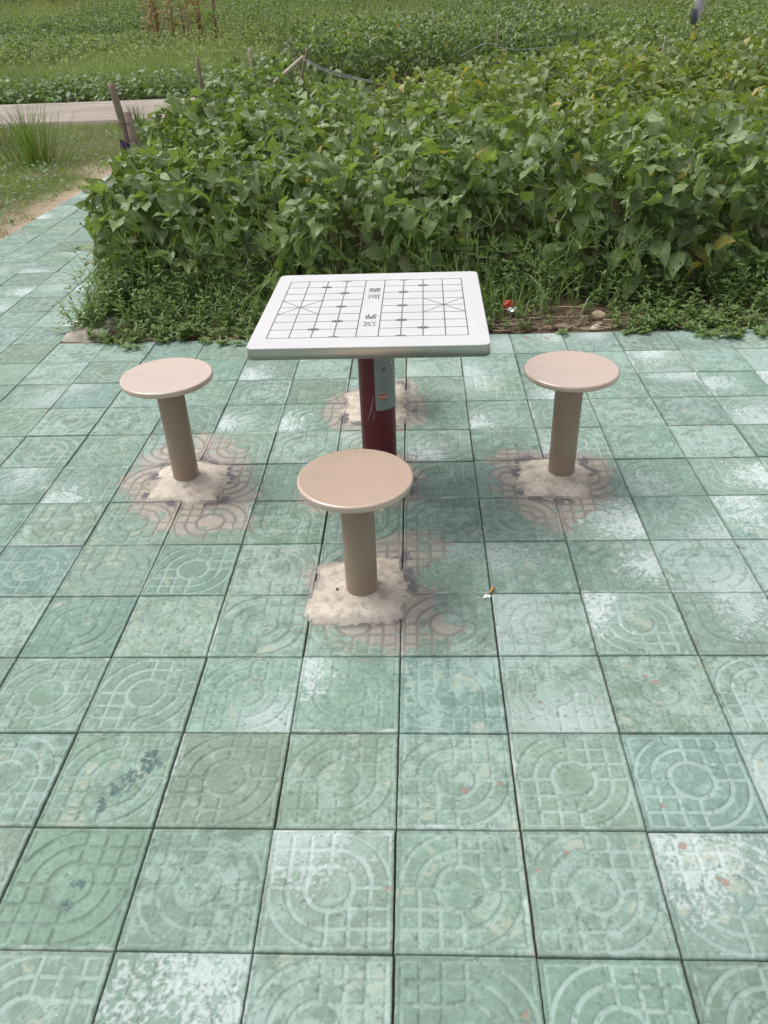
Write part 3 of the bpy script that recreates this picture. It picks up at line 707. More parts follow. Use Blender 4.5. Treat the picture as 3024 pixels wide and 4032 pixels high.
o = bm_obj('paper_scrap', bm, simple('white_paper', (.86, .86, .84), rough=.8, var=.01), None, (.955 * T, 3.955 * T, 0), smooth=False); tag(o, 'torn white paper scrap beside the orange cigarette butt', 'paper scrap')
def stone(loc, size, sq, label, cat, colr, seed, name='stone', group=None):
    bm = bmesh.new(); bmesh.ops.create_icosphere(bm, subdivisions=3, radius=1)
    me = bpy.data.meshes.new(name); bm.to_mesh(me); bm.free()
    v = np.zeros(len(me.vertices) * 3); me.vertices.foreach_get('co', v); v = v.reshape(-1, 3)
    n = 1 + .5 * (fbm(v[:, 0] * 1.3 + seed, v[:, 1] * 1.3 + v[:, 2] * 1.7, seed) - .5) + .15 * (vnoise(v[:, 0] * 4, v[:, 1] * 4 + v[:, 2] * 3, seed + 2) - .5)
    v = v * n[:, None]; v = np.sign(v) * np.abs(v) ** .85; v = v * np.array(size); me.vertices.foreach_set('co', v.ravel())
    a = me.color_attributes.new('Col', 'FLOAT_COLOR', 'POINT'); c = np.ones((len(v), 4), np.float32); c[:, :3] = np.array(colr) * (.8 + .4 * vnoise(v[:, 0] * 60, v[:, 1] * 60, seed))[:, None]
    a.data.foreach_set('color', c.ravel()); me.update()
    o = link(name, me, M_STONE, None, loc); o.rotation_euler = (0, 0, seed); me.polygons.foreach_set('use_smooth', np.ones(len(me.polygons), bool))
    tag(o, label, cat, group); return o
stone((-.73 * T, 4.05 * T, .010), (.0042, .0042, .0035), 0, 'small dark round pebble on the mortar left of the nearest stool post', 'pebble', (.16, .12, .10), 1, 'pebble')
stone((3.87 * T, 12.72 * T, .012), (.042, .03, .026), 0, 'tan angular stone among the twigs right of the table', 'stone', (.42, .32, .23), 2, group='stones on the soil beyond the pavement')
stone((3.06 * T, 12.22 * T, .008), (.04, .022, .016), 0, 'flat brown stone half buried at the far pavement edge', 'stone', (.30, .22, .18), 3, group='stones on the soil beyond the pavement')
stone((3.73 * T, 12.22 * T, .006), (.05, .018, .012), 0, 'pale flaky mortar fragment lying at the far pavement edge', 'stone', (.55, .47, .38), 4, group='stones on the soil beyond the pavement')
stone((2.57 * T, 12.82 * T, .006), (.016, .013, .010), 0, 'small grey-brown stone just right of the foil wrapper', 'stone', (.36, .29, .25), 5, group='stones on the soil beyond the pavement')

# broken corner of old concrete at the left end of the weeds
def cement():
    n = 40; s, t = np.meshgrid(np.linspace(0, 1, n), np.linspace(0, 1, n), indexing='ij'); s = s.ravel(); t = t.ravel()
    x = -7.08 + s * (1.15 - .45 * t); y = 12.03 + t * 2.3
    x = x + (fbm(s * 4, t * 4, 71) - .5) * .2
    ed = np.minimum(np.minimum(s, 1 - s), np.minimum(t, 1 - t))
    z = -.02 + ss(0, .12, ed) * (.028 + .05 * fbm(s * 2.2, t * 2.6, 72) * ss(0, .5, s)) + .012 * (fbm(s * 9, t * 9, 73) - .5)
    c = np.tile([.43, .385, .335], (len(s), 1)) * (.65 + .7 * fbm(s * 6, t * 6, 74))[:, None]
    I = np.arange(n * n).reshape(n, n); Q = np.stack([I[:-1, :-1], I[1:, :-1], I[1:, 1:], I[:-1, 1:]], -1).reshape(-1, 4)
    o = link('concrete_lump', np_mesh('concrete_lump', np.stack([x * T, y * T, z], -1), Q, c), M_STONE); tag(o, 'rough grey concrete haunching at the inner corner of the green paving, half under weeds', 'concrete lump')
cement()

# foil wrapper
def wrapper():
    e = empty('snack_wrapper', (2.13 * T, 13.15 * T, .0), 'crumpled red and silver foil wrapper on the bare soil right of the table', 'wrapper')
    rg = np.random.default_rng(8)
    for nm, mat, off, sc_, sd in (('foil', simple('crumpled_foil', (.75, .75, .76), rough=.22, metal=.95, var=.1, scale=90), (.012, -.022, .022), (.034, .024, .022), 2),
                                  ('printed_side', simple('red_wrapper', (.62, .07, .03), rough=.3, var=.2, scale=60, coat=.5), (-.006, .014, .032), (.040, .028, .030), 5)):
        bm = bmesh.new(); bmesh.ops.create_icosphere(bm, subdivisions=3, radius=1)
        for v in bm.verts:
            p = v.co; k = 1 + .42 * (float(vnoise(p.x * 2.7 + sd, p.y * 2.7 + p.z * 2.1, sd)) - .5) + .35 * (float(vnoise(p.x * 6 + sd, p.z * 6 + p.y * 4, sd + 3)) - .5)
            v.co = Vector((p.x * sc_[0], p.y * sc_[1], p.z * sc_[2])) * k
        o = bm_obj(nm, bm, mat, e, off, smooth=False)
wrapper()

# ------------------------------------------------------------------ the bean crop
def jitter_grid(x0, x1, y0, y1, step):
    gx = np.arange(x0, x1, step); gy = np.arange(y0, y1, step); X, Y = np.meshgrid(gx, gy); x = X.ravel() + U(-.45, .45, X.size) * step; y = Y.ravel() + U(-.45, .45, X.size) * step
    return x, y
def soy(acc, x, y, H, nodes, leafL, nu, nv, outward=None, zlo=.2, dens=1.0, tone=None, petioles=False, pet=(.10, .20)):
    """trifoliate plants: arrays x,y,H in metres; outward = (angle array, weight array) bias of petiole direction"""
    n = len(x); k = nodes
    f = (np.arange(k)[None] + U(0, 1, (n, k))) / k; f = zlo + (1 - zlo) * f
    az = U(0, 2 * np.pi, (n, 1)) + np.arange(k)[None] * 2.4 + N(0, .5, (n, k))
    if outward is not None:
        oa, ow = outward; vx = np.cos(az) + ow[:, None] * np.cos(oa)[:, None]; vy = np.sin(az) + ow[:, None] * np.sin(oa)[:, None]; az = np.arctan2(vy, vx)
    el = np.radians(15 + 45 * f + N(0, 12, (n, k))); pl = U(pet[0], pet[1], (n, k)) * (1.15 - .5 * f)
    lean = np.stack([N(0, .06, n), N(0, .06, n)], -1)
    hx = x[:, None] + lean[:, :1] * f; hy = y[:, None] + lean[:, 1:] * f; hz = gz(hx, hy) + H[:, None] * f * .86
    ex = hx + np.cos(az) * np.cos(el) * pl; ey = hy + np.sin(az) * np.cos(el) * pl; ez = hz + np.sin(el) * pl * .8
    m = n * k; P0 = np.stack([hx, hy, hz], -1).reshape(m, 3); E = np.stack([ex, ey, ez], -1).reshape(m, 3); az = az.ravel(); ff = f.ravel()
    dirt_ = np.repeat(tone if tone is not None else np.zeros(n), k)
    for q, (da, dl) in enumerate(((0, 1.1), (1.35, .95), (-1.35, .95))):
        keep = U(0, 1, m) < dens
        yw = az + da + N(0, .3, m)
        L = leafL * dl * U(.72, 1.28, m) * (1.05 - .2 * ff); W = L * U(.52, .70, m)
        pt = np.radians(N(2, 32, m) - 34 * (1 - ff) + 14 * (q == 0)); cu = np.radians(N(38, 34, m))
        rl = N(0, .62, m); fo = np.radians(N(14, 18, m))
        h = U(0, 1, m)
        c = np.array([.208, .288, .094])[None] * (.34 + 1.15 * h)[:, None]
        c = c * np.array([1, 1, 1.15]); yel = ss(.80, 1.0, U(0, 1, m)); c = mix(c, [.24, .29, .10], yel * .6)
        c = mix(c, [.29, .34, .085], np.clip(dirt_, 0, 1) * U(.15, 1, m))
        dead = U(0, 1, m) < (.004 + .02 * np.clip(dirt_, 0, 1)); c[dead] = [.50, .40, .08]
        old = (U(0, 1, m) < .05) & (ff < .6); c[old] = [.22, .20, .11]
        off = np.stack([np.cos(yw), np.sin(yw), 0 * yw], -1) * .012
        V, Q, C, uv = leaf_batch((E + off)[keep], yw[keep], pt[keep], cu[keep], rl[keep], L[keep], W[keep], fo[keep], c[keep], nu, nv, 'ovate', wave=.10)
        acc.add(V, Q, C, uv)
    if petioles:
        d = E - P0; yw = np.arctan2(d[:, 1], d[:, 0]); pt = np.arctan2(d[:, 2], np.hypot(d[:, 0], d[:, 1])); L = np.linalg.norm(d, axis=1)
        for rr in (0, 1.57):
            V, Q, C, uv = leaf_batch(P0, yw, pt, 0, rr, L, .0035, 0, np.tile([.17, .22, .08], (m, 1)), 1, 1, 'flat'); acc.add(V, Q, C, uv * 0 + [.5, .3])
        V, Q, C, uv = leaf_batch(np.stack([x, y, gz(x, y)], -1), 0 * x, np.full(n, 1.5), 0, 0, H * .9, .007, 0, np.tile([.13, .15, .06], (n, 1)), 2, 1, 'flat'); acc.add(V, Q, C, uv * 0 + [.5, .3])
        V, Q, C, uv = leaf_batch(np.stack([x, y, gz(x, y)], -1), 0 * x + 1.57, np.full(n, 1.5), 0, 0, H * .9, .007, 0, np.tile([.13, .15, .06], (n, 1)), 2, 1, 'flat'); acc.add(V, Q, C, uv * 0 + [.5, .3])

def near_block():
    acc = Acc(); x, y = jitter_grid(-8.3 * T, 17 * T, 14.2 * T, 38 * T, .172)
    xr = (8.6 + (y / T - 14) * .42) * T; fe = (14.5 + .5 * np.sin(x * 3.1) + .5 * (vnoise(x * 2, 0 * x, 3) - .5)) * T
    le = (-6.75 - .95 * ss(17.5, 21.5, y / T) + .7 * ss(25, 34, y / T) + .25 * np.sin(y * 4)) * T
    gap = (np.hypot((x - 4.6 * T) / 1.3, y - 24.5 * T) < .22)
    keep = (x < xr) & (y > fe) & (x > le) & ~gap; x, y, fe, le = x[keep], y[keep], fe[keep], le[keep]
    dF = y - fe; dL = x - le; H = N(.70, .065, len(x)) + .40 * (fbm(x * 1.25, y * 1.25, 13, 3) - .5)
    H = H + .20 * ss(24, 33, y / T) * ss(-2, -4, x / T) + .17 * ss(25, 34, y / T) * ss(0, 4, x / T)
    H = H - .20 * ss(27, 31, y / T) * ss(-5.6, -4.6, x / T) * ss(.8, -.4, x / T)
    H = H - .10 * ss(.25, 0, dF) - .08 * ss(.2, 0, dL)
    oa = np.where(dF < dL, -np.pi / 2, np.pi); ow = 1.6 * ss(.45, .05, np.minimum(dF, dL))
    tone = ss(.6, 3.0, dF) * ss(-1.4, 1.0, x) * 1.0 + .12 + .25 * (fbm(x * 2, y * 2, 15) - .5)
    edge = np.minimum(dF, dL) < .42
    soy(acc, x[edge], y[edge], H[edge], 15, .124, 6, 4, (oa[edge], ow[edge]), zlo=.08, petioles=True, tone=tone[edge])
    mid = ~edge & (dF < 2.0); soy(acc, x[mid], y[mid], H[mid], 7, .122, 5, 2, (oa[mid], ow[mid] * 0), zlo=.42, petioles=True, tone=tone[mid])
    far = ~edge & (dF >= 2.0); soy(acc, x[far], y[far], H[far], 7, .118, 4, 2, (oa[far], ow[far] * 0), zlo=.45, tone=tone[far])
    o = link('bean_crop', acc.mesh('bean_crop'), M_SOY); tag(o, 'dense knee-high bean plants with broad pointed leaves right behind the table', 'bean crop', kind='stuff')
near_block()
def crop(name, label, cat, rect, step, Hm, nodes, leafL, cond=None, toneadd=0, shape=(3, 2), zlo=.35, seed=1, mat=None, front=True, dens=1.0):
    acc = Acc(); x, y = jitter_grid(*[v * T for v in rect], step)
    k = np.ones(len(x), bool) if cond is None else cond(x / T, y / T)
    x, y = x[k], y[k]; H = N(Hm, Hm * .1, len(x)) * (.8 + .4 * fbm(x * .9, y * .9, seed))
    tone = np.full(len(x), toneadd) + .4 * (fbm(x * 1.1, y * 1.1, seed + 3) - .5)
    soy(acc, x, y, H, nodes, leafL, shape[0], shape[1], None, zlo=zlo, tone=tone, dens=dens)
    return tag(link(name, acc.mesh(name), mat or M_VINE), label, cat, kind='stuff')
crop('bean_crop', 'taller dark green bean plants beyond the poles, far side of the road', 'bean crop', (-8, 14, 58.5, 92), .21, 1.0, 10, .105,
     lambda x, y: (x > -8.5 - .16 * (y - 58)) & (x < 12 + .25 * (y - 58)), -.1, (3, 2), .15, 5)
crop('bean_crop', 'bean field spreading right of the dark clump to the top right of the photo', 'bean crop', (4, 62, 38, 130), .26, .70, 8, .115,
     lambda x, y: ((x > 10 + .1 * (y - 38)) & ((y < 45.2) | (y > 57.5)) | ((y > 92) & (x > 8))) & (x < 14 + (y - 38) * .47 + 3), .35, (3, 2), .35, 7)
crop('bean_crop', 'bluish green bean field in the top left corner beyond the foxtails', 'bean crop', (-95, -26, 84, 165), .30, .62, 8, .12,
     lambda x, y: (x > -.62 * y - 8) & ~((x > -34) & (y < 98)), -.1, (2, 2), .35, 9)
crop('bean_crop', 'dark bean plants beside the foxtails at the left edge beyond the road', 'bean crop', (-46, -30, 62, 84), .24, .68, 8, .11,
     lambda x, y: (x < -33.5 + 2 * np.sin(y * .4) - .35 * (y - 62)), -.2, (2, 2), .3, 11)
crop('shrubby_weeds', 'scattered leafy weed shrubs of uneven height in the rough grass at the top middle', 'weeds', (-60, 30, 96, 210), .30, 1.05, 12, .10,
     lambda x, y: (fbm(x * .09, y * .06, 33) > .56) & (np.abs(x) < .7 * y) & ~((x < -20) & (y < 120)) & (x < 6 + .1 * y), -.05, (2, 2), .25, 17)
def vines():
    acc = Acc(); x, y = jitter_grid(-42 * T, -6 * T, 57.4 * T, 66 * T, .095)
    d = (y / T - 57.4); k = U(0, 1, len(x)) < (.25 + .75 * ss(.3, 1.5, d + 2 * (vnoise(x * 2, y * 2, 5) - .5))) * (1 - .75 * ss(2.5, 6.5, d + 3 * (fbm(x, y * 2, 8) - .5))); x, y, d = x[k], y[k], d[k]; n = len(x)
    z = .05 + .26 * ss(.2, 4, d) * U(.5, 1.1, n) + .10 * fbm(x * 3, y * 3, 6)
    for j in range(3):
        c = np.array([.165, .25, .115])[None] * U(.7, 1.35, n)[:, None]; L = U(.075, .115, n)
        V, Q, C, uv = leaf_batch(np.stack([x + N(0, .04, n), y + N(0, .04, n), z * (1 - .25 * j)], -1), U(0, 6.28, n), np.radians(N(-12, 18, n)), .5, N(0, .3, n), L, L * .85, .15, c, 3, 2, 'heart'); acc.add(V, Q, C, uv)
    tag(link('vine_cover', acc.mesh('vine_cover'), M_VINE), 'low creeping sweet potato vines along the far edge of the road', 'vines', kind='stuff')
vines()

# ------------------------------------------------------------------ grasses
def blades(acc, x, y, z, L, W, col, pitch=(60, 90), curl=(10, 70), nu=3, jit=.2):
    n = len(x); c = np.array(col)[None] * (U(.7, 1.35, n) * (.55 + .9 * fbm(x * .6, y * .45, 98)))[:, None]; c[:, 0] *= U(.85, 1.25, n)
    V, Q, C, uv = leaf_batch(np.stack([x, y, z], -1), U(0, 6.28, n), np.radians(U(*pitch, n)), np.radians(U(*curl, n)), N(0, .3, n), L, W, .3, c, nu, 1, 'blade')
    acc.add(V, Q, C, uv)
def lawn():
    acc = Acc(); n = 52000; x = U(-33, -11.9, n) * T; y = U(12, 46, n) * T
    k = (x / T > -.56 * y / T - 6) & (fbm(x * 1.6, y * 1.6, 81) + .35 * ss(-12, -14, x / T) > .42 + .2 * ss(-13.4, -11.9, x / T + .8 * (vnoise(x * 3, y * 3, 82) - .5) * 2))
    x, y = x[k], y[k]; n = len(x); g = fbm(x * 1.2, y * 1.2, 83)
    blades(acc, x, y, np.full(n, -.01), U(.035, .10, n) * (.6 + .9 * g), .0045, (.235, .285, .09), (25, 88), (0, 60), 2)
    m = 5200; x = U(-30, -12.3, m) * T; y = U(14, 45, m) * T; k = fbm(x * 1.7, y * 1.7, 85) > .47; x, y = x[k], y[k]; m = len(x)
    c = np.array([.15, .225, .10])[None] * U(.75, 1.35, m)[:, None]; L = U(.03, .06, m)
    V, Q, C, uv = leaf_batch(np.stack([x, y, U(.02, .07, m)], -1), U(0, 6.28, m), np.radians(N(0, 18, m)), .4, N(0, .3, m), L, L * .75, .2, c, 2, 2, 'heart'); acc.add(V, Q, C, uv)
    tag(link('verge_grass', acc.mesh('verge_grass'), M_GRASS), 'short yellowish green grass and small broad-leaved weeds on the verge left of the paved path', 'grass', kind='stuff')
lawn()
def foxtails():
    acc = Acc(); n = 64000; y = U(59.3, 112, n) * T; x = U(-46, 0, n) * T
    k = (x / T > -.62 * y / T + 6 - 4 * vnoise(y * 1.5, y * 0, 7)) & (x / T < -7 - .25 * (y / T - 62) + 3 * (vnoise(y, y * 0, 9) - .5)) ; x, y = x[k], y[k]; n = len(x); g = fbm(x * .8, y * .8, 91)
    L = U(.35, .62, n) * (.4 + 1.1 * g) * np.where(y / T < 67, .8, 1)
    blades(acc, x, y, gz(x, y), L, U(.008, .015, n), (.225, .295, .105), (50, 92), (10, 95), 3)
    m = 1500; i = RNG.integers(0, n, m); hx, hy = x[i], y[i]; hz = gz(hx, hy) + U(.5, .74, m) * (.75 + .4 * g[i]); yw = U(0, 6.28, m)
    c = np.array([.42, .45, .24])[None] * U(.7, 1.3, m)[:, None]
    for rr in (0, 1.57):
        V, Q, C, uv = leaf_batch(np.stack([hx, hy, hz - .25], -1), yw, np.radians(86), .3, rr, .25, .003, 0, c * .8, 1, 1, 'flat'); acc.add(V, Q, C, uv)
        V, Q, C, uv = leaf_batch(np.stack([hx, hy, hz], -1), yw, np.radians(U(50, 85, m)), np.radians(U(90, 190, m)), rr, U(.09, .15, m), .022, 0, c, 5, 1, 'lance'); acc.add(V, Q, C, uv)
    tag(link('foxtail_grass', acc.mesh('foxtail_grass'), M_GRASS), 'tall foxtail grass with pale drooping seed heads beyond the road', 'foxtail grass', kind='stuff')
    acc = Acc(); n = 60000; y = (96 + 220 * U(0, 1, n) ** 1.4) * T; x = U(-1, 1, n) * .72 * y + .0 * T
    k = (x / T > -30 - .2 * (y / T - 96)) & (x / T < 2 + .08 * (y / T - 96)) | (y / T > 150); k &= ~((y / T < 118) & (x / T < -21)); x, y = x[k], y[k]; n = len(x); g = fbm(x * .35, y * .35, 93)
    blades(acc, x, y, gz(x, y), U(.6, 1.2, n) * (.3 + 1.3 * g), U(.012, .03, n), (.235, .29, .105), (60, 95), (5, 60), 3)
    c = np.array([.25, .305, .115])[None] * (U(.6, 1.4, n) * (.55 + .9 * fbm(x * .5, y * .35, 97)))[:, None]
    V, Q, C, uv = leaf_batch(np.stack([x, y, gz(x, y) + U(.2, 1.0, n) * (.6 + .6 * g)], -1), U(0, 6.28, n), N(.2, .5, n), .5, N(0, .5, n), .09, .03, .2, c, 2, 1, 'lance'); acc.add(V, Q, C, uv)
    tag(link('tall_weeds', acc.mesh('tall_weeds'), M_GRASS), 'fine yellow-green tall weeds filling the field at the top middle of the photo', 'weeds', kind='stuff')
foxtails()
def far_wood():
    acc = Acc(); n = 26000; x = U(-90, 90, n); y = 70 + U(0, 8, n); h = 5 + 5 * fbm(x * .12, y * 0, 95); z = gz(x, y) + U(0, 1, n) ** .8 * h
    c = np.array([.05, .085, .03])[None] * U(.6, 1.5, n)[:, None]
    V, Q, C, uv = leaf_batch(np.stack([x, y, z], -1), U(0, 6.28, n), N(0, .7, n), .6, N(0, .8, n), U(.5, .9, n), U(.4, .7, n), .2, c, 2, 2, 'ovate'); acc.add(V, Q, C, uv)
    tag(link('distant_trees', acc.mesh('distant_trees'), M_VINE), 'far-off belt of trees beyond the fields', 'trees', kind='stuff')
far_wood()
def tuft(cx, cy, n, Lr, label, spread, seed, col=(.11, .19, .045)):
    acc = Acc(); r = np.abs(N(0, spread, n)); a = U(0, 6.28, n); x, y = r * np.cos(a), r * np.sin(a)
    c = np.array(col)[None] * U(.65, 1.4, n)[:, None]; c[U(0, 1, n) < .1] = [.28, .22, .10]
    L = U(Lr[0], Lr[1], n); V, Q, C, uv = leaf_batch(np.stack([x, y, 0 * x - .02], -1), a + N(0, .5, n), np.radians(92 - np.clip(r / spread, 0, 2.4) * 17 + N(0, 5, n)), np.radians(np.abs(N(28, 22, n))), N(0, .3, n), L, U(.006, .010, n), .3, c, 6, 2, 'blade'); acc.add(V, Q, C, uv)
    o = link('grass_tuft', acc.mesh('grass_tuft'), M_GRASS, None, (cx * T, cy * T, 0)); tag(o, label, 'grass tuft'); return o
tuft(-16.3, 33.5, 330, (.2, .75), 'large upright tuft of tall grass on the verge at the left edge, before the road', .2, 1, (.15, .225, .065))
tuft(-14.4, 42.5, 170, (.10, .42), 'small spiky grass tuft at the near road edge beside the bamboo stake', .10, 2)
tuft(-20.0, 38.0, 160, (.15, .45), 'reddish seeding grass tuft cut by the left photo edge, left of the large tuft', .16, 3, (.17, .14, .06))

# low creeping weeds along the far pavement edge
def creepers():
    acc = Acc(); cnt = 1700
    x = U(-6.5, 9.5, cnt) * T; t = U(0, 1, cnt) ** 1.25; y = (11.95 + t * 2.9) * T; xt = x / T
    bare = ss(1.0, 1.9, xt) * ss(4.9, 3.9, xt)
    over = ((xt < -1.6) & (xt > -5.5)) | (xt > 5.2)
    y = np.where((U(0, 1, cnt) < .07) & over, (12 - U(0, .45, cnt)) * T, y)
    y = np.where((xt > 5.4), y - ss(5.4, 8, xt) * .5 * T * (U(0, 1, cnt) < .5), y)
    keep = (U(0, 1, cnt) > bare * ss(2.4, 1.0, y / T - 12) * .93) & ~((xt < -6.0) & (y / T < 13.5) & (U(0, 1, cnt) < .85))
    keep &= ~((xt > -1.5) & (xt < .9) & (U(0, 1, cnt) < .45)); x, y = x[keep], y[keep]; n = len(x)
    # also a column up the left side of the crop
    m = 520; x2 = (-6.6 + np.abs(N(0, .25, m)) * np.where(U(0, 1, m) < .3, -1, 1)) * T; y2 = U(12.4, 21, m) * T; x = np.concatenate([x, x2]); y = np.concatenate([y, y2]); n = len(x)
    dist = np.maximum(y / T - 12, 0); H = (.05 + .20 * ss(.1, 2.2, dist)) * U(.6, 1.35, n); H[-m:] = U(.06, .24, m)
    az = U(0, 6.28, n); tilt = np.radians(N(68, 16, n)); tilt = np.where(y / T < 12, np.radians(U(8, 30, n)), tilt); az = np.where(y / T < 12, N(-1.6, .7, n), az)
    dirv = np.stack([np.cos(az) * np.cos(tilt), np.sin(az) * np.cos(tilt), np.sin(tilt)], -1)
    V, Q, C, uv = leaf_batch(np.stack([x, y, 0 * x], -1), az, tilt, 0, 0, H, .0028, 0, np.tile([.12, .17, .06], (n, 1)), 2, 1, 'flat'); acc.add(V, Q, C, uv)
    nw = 7
    for j in range(nw):
        f = (j + .6) / nw; P = np.stack([x, y, 0 * x + .003], -1) + dirv * (H * f)[:, None]; P = P[H * nw > j * .02]
        mm = len(P); b0 = U(0, 6.28, mm)
        for q in range(4 if j == nw - 1 else 2):
            L = U(.022, .044, mm) * (1.15 - .35 * f); c = np.array([.20, .30, .09])[None] * U(.65, 1.35, mm)[:, None]
            c = mix(c, [.20, .28, .08], np.full(mm, .5 if j == nw - 1 else 0.0))
            V, Q, C, uv = leaf_batch(P, b0 + q * (1.57 if j == nw - 1 else 3.14) + N(0, .2, mm), np.radians(N(22 + 20 * (j == nw - 1), 14, mm)), np.radians(N(35, 20, mm)), N(0, .25, mm), L, L * U(.32, .46, mm), .25, c, 3, 2, 'lance'); acc.add(V, Q, C, uv)
    tag(link('creeping_weeds', acc.mesh('creeping_weeds'), M_WEED), 'low creeping weeds with small narrow leaves at the foot of the beans along the pavement edge', 'weeds', kind='stuff')
    # taller grass and crabgrass stalks in front of the beans
    acc = Acc(); n = 220; x = np.concatenate([U(-6.2, 3.6, n), N(.3, 1.5, 420), N(-3.4, .8, 120)]) * T; n = len(x); y = U(12.6, 14.4, n) * T
    blades(acc, x, y, 0 * x, U(.12, .34, n), U(.006, .010, n), (.15, .24, .075), (55, 92), (20, 110), 5)
    m = 95; x = np.concatenate([U(-5.9, 4.6, m - 2), N(-6.3, .2, 2)]) * T; y = U(12.4, 14.2, m) * T; H = U(.22, .52, m); az = N(-1.57, 1.1, m); til = np.radians(U(55, 88, m))
    c = np.tile([.20, .26, .10], (m, 1)); top_ = np.stack([x + np.cos(az) * np.cos(til) * H, y + np.sin(az) * np.cos(til) * H, np.sin(til) * H], -1)
    for rr in (0, 1.57):
        V, Q, C, uv = leaf_batch(np.stack([x, y, 0 * x], -1), az, til, 0, rr, H, .0026, 0, c, 2, 1, 'flat'); acc.add(V, Q, C, uv)
        for q in range(4):
            V, Q, C, uv = leaf_batch(top_, az + N(0, .9, m), til + N(-.3, .45, m), U(0, .5, m), rr, U(.06, .13, m), .0026, 0, c * 1.15, 3, 1, 'flat'); acc.add(V, Q, C, uv)
    tag(link('crabgrass', acc.mesh('crabgrass'), M_GRASS), 'arching grass blades and thin spiky crabgrass stalks in front of the bean leaves', 'grass', kind='stuff')
creepers()

# dead twigs and straw on the bare soil
def twigs():
    bm = bmesh.new(); rg = np.random.default_rng(12)
    for i in range(230):
        x = rg.uniform(1.2, 5.6) * T; y = (12.08 + abs(rg.normal(0, .55))) * T; a = rg.normal(0, .45) if rg.random() < .65 else rg.uniform(0, 3.14); L_ = rg.uniform(.03, .2)
        r = rg.uniform(.0008, .0032) if i > 20 else rg.uniform(.003, .005); z = .004 + rg.uniform(0, .018); b = rg.normal(0, .015)
        d = Vector((math.cos(a), math.sin(a), rg.normal(0, .06))); s = Vector((-d.y, d.x, 0)); p = Vector((x, y, z))
        if y / T < 12.5 : d.y *= .35
        q0 = p - d * L_ / 2; q2 = p + d * L_ / 2
        q0.y = max(q0.y, 12.02 * T); q2.y = max(q2.y, 12.02 * T)
        tube(bm, [q0, p + s * b, q2], [r, r, r * .7], 5)
    me = bpy.data.meshes.new('twigs'); bm.to_mesh(me); bm.free()
    n = len(me.vertices); a = me.color_attributes.new('Col', 'FLOAT_COLOR', 'POINT'); rgv = np.random.default_rng(4)
    nt_ = n // 15; base = np.array([[.25, .17, .12], [.36, .26, .18], [.48, .38, .27], [.17, .12, .09]])[rgv.integers(0, 4, nt_)] * rgv.uniform(.7, 1.2, (nt_, 1))
    c = np.ones((n, 4), np.float32); c[:, :3] = np.repeat(base, 15, 0)[:n]; a.data.foreach_set('color', c.ravel())
    tag(link('dead_twigs', me, M_TWIG), 'brown dead twigs and straw littering the bare soil right of the table', 'twigs', kind='stuff')
    acc = Acc(); m = 420; x = U(1.0, 6.2, m) * T; y = (12.05 + np.abs(N(0, .8, m))) * T
    c = np.array([.34, .25, .17])[None] * U(.5, 1.5, m)[:, None]; L = U(.01, .04, m)
    V, Q, C, uv = leaf_batch(np.stack([x, y, U(.003, .015, m)], -1), U(0, 6.28, m), N(0, .25, m), N(0, .7, m), N(0, .5, m), L, L * U(.3, .9, m), .3, c, 2, 2, 'ovate'); acc.add(V, Q, C, uv)
    tag(link('dry_leaf_litter', acc.mesh('dry_leaf_litter'), M_DRY), 'crumbled dry leaf litter among the twigs on the bare soil', 'leaf litter', kind='stuff')
twigs()

# ------------------------------------------------------------------ bamboo stakes, poles, cable
def bamboo(name, label, p0, p1, r, mat, group, hollow=True, nodes=3, cat='stake', seed=0):
    p0 = Vector(p0); p1 = Vector(p1); e = empty(name, p0, label, cat, group)
    d = p1 - p0; n = 30; pts = []; rad = []
    for i in range(n + 1):
        t = i / n; bend = Vector((math.sin(t * 3 + seed) * .006, 0, 0)); pts.append(d * t + bend)
        near = min(abs(t - (k + .8) / (nodes + .3)) for k in range(nodes)); rad.append(r * (1 - .1 * t) * (1 + .16 * max(0, 1 - near / .018)))
    bm = bmesh.new(); ri = tube(bm, pts, rad, 14, capped=False)
    if hollow:
        inner = [bm.verts.new(pts[-1] + (v.co - pts[-1]) * .7) for v in ri[-1]]; deep = [bm.verts.new(v.co - d.normalized() * .03) for v in inner]
        for k in range(14): bm.faces.new((ri[-1][k], ri[-1][(k + 1) % 14], inner[(k + 1) % 14], inner[k])); bm.faces.new((inner[k], inner[(k + 1) % 14], deep[(k + 1) % 14], deep[k]))
        bm.faces.new(deep)
    else: bm.faces.new(ri[-1])
    bm_obj('pole', bm, mat, e)
    return e
GS = 'bamboo stakes along the left side of the beans'
e = bamboo('bamboo_stake', 'thick weathered split bamboo stake nearest the viewer, standing at the left edge of the beans', (-1.90, 5.25, -.05), (-1.998, 5.25, .972), .027, M_BAMBOO, GS, nodes=3)
bm = bmesh.new(); pts = [Vector((.04, -.02, .0)), Vector((.022, -.02, .30)), Vector((-.008, -.02, .66)), Vector((-.018, -.02, .845))]; ri = tube(bm, pts, [.030, .030, .029, .027], 14, capped=False)
inner = [bm.verts.new(pts[-1] + (v.co - pts[-1]) * .72) for v in ri[-1]]; deep = [bm.verts.new(v.co + Vector((.004, 0, -.05))) for v in inner]
for k in range(14): bm.faces.new((ri[-1][k], ri[-1][(k + 1) % 14], inner[(k + 1) % 14], inner[k])); bm.faces.new((inner[k], inner[(k + 1) % 14], deep[(k + 1) % 14], deep[k]))
bm.faces.new(deep); bm_obj('short_pole', bm, M_BAMBOO, e)
bm = bmesh.new()
for k in range(3): 
    ring = [Vector((-.045 + .055 * math.cos(t), -.008 + .05 * math.sin(t), .77 + .004 * k + .004 * math.cos(t + k))) for t in np.linspace(0, 2 * math.pi, 25)]
    tube(bm, ring, .0016, 6, capped=False)
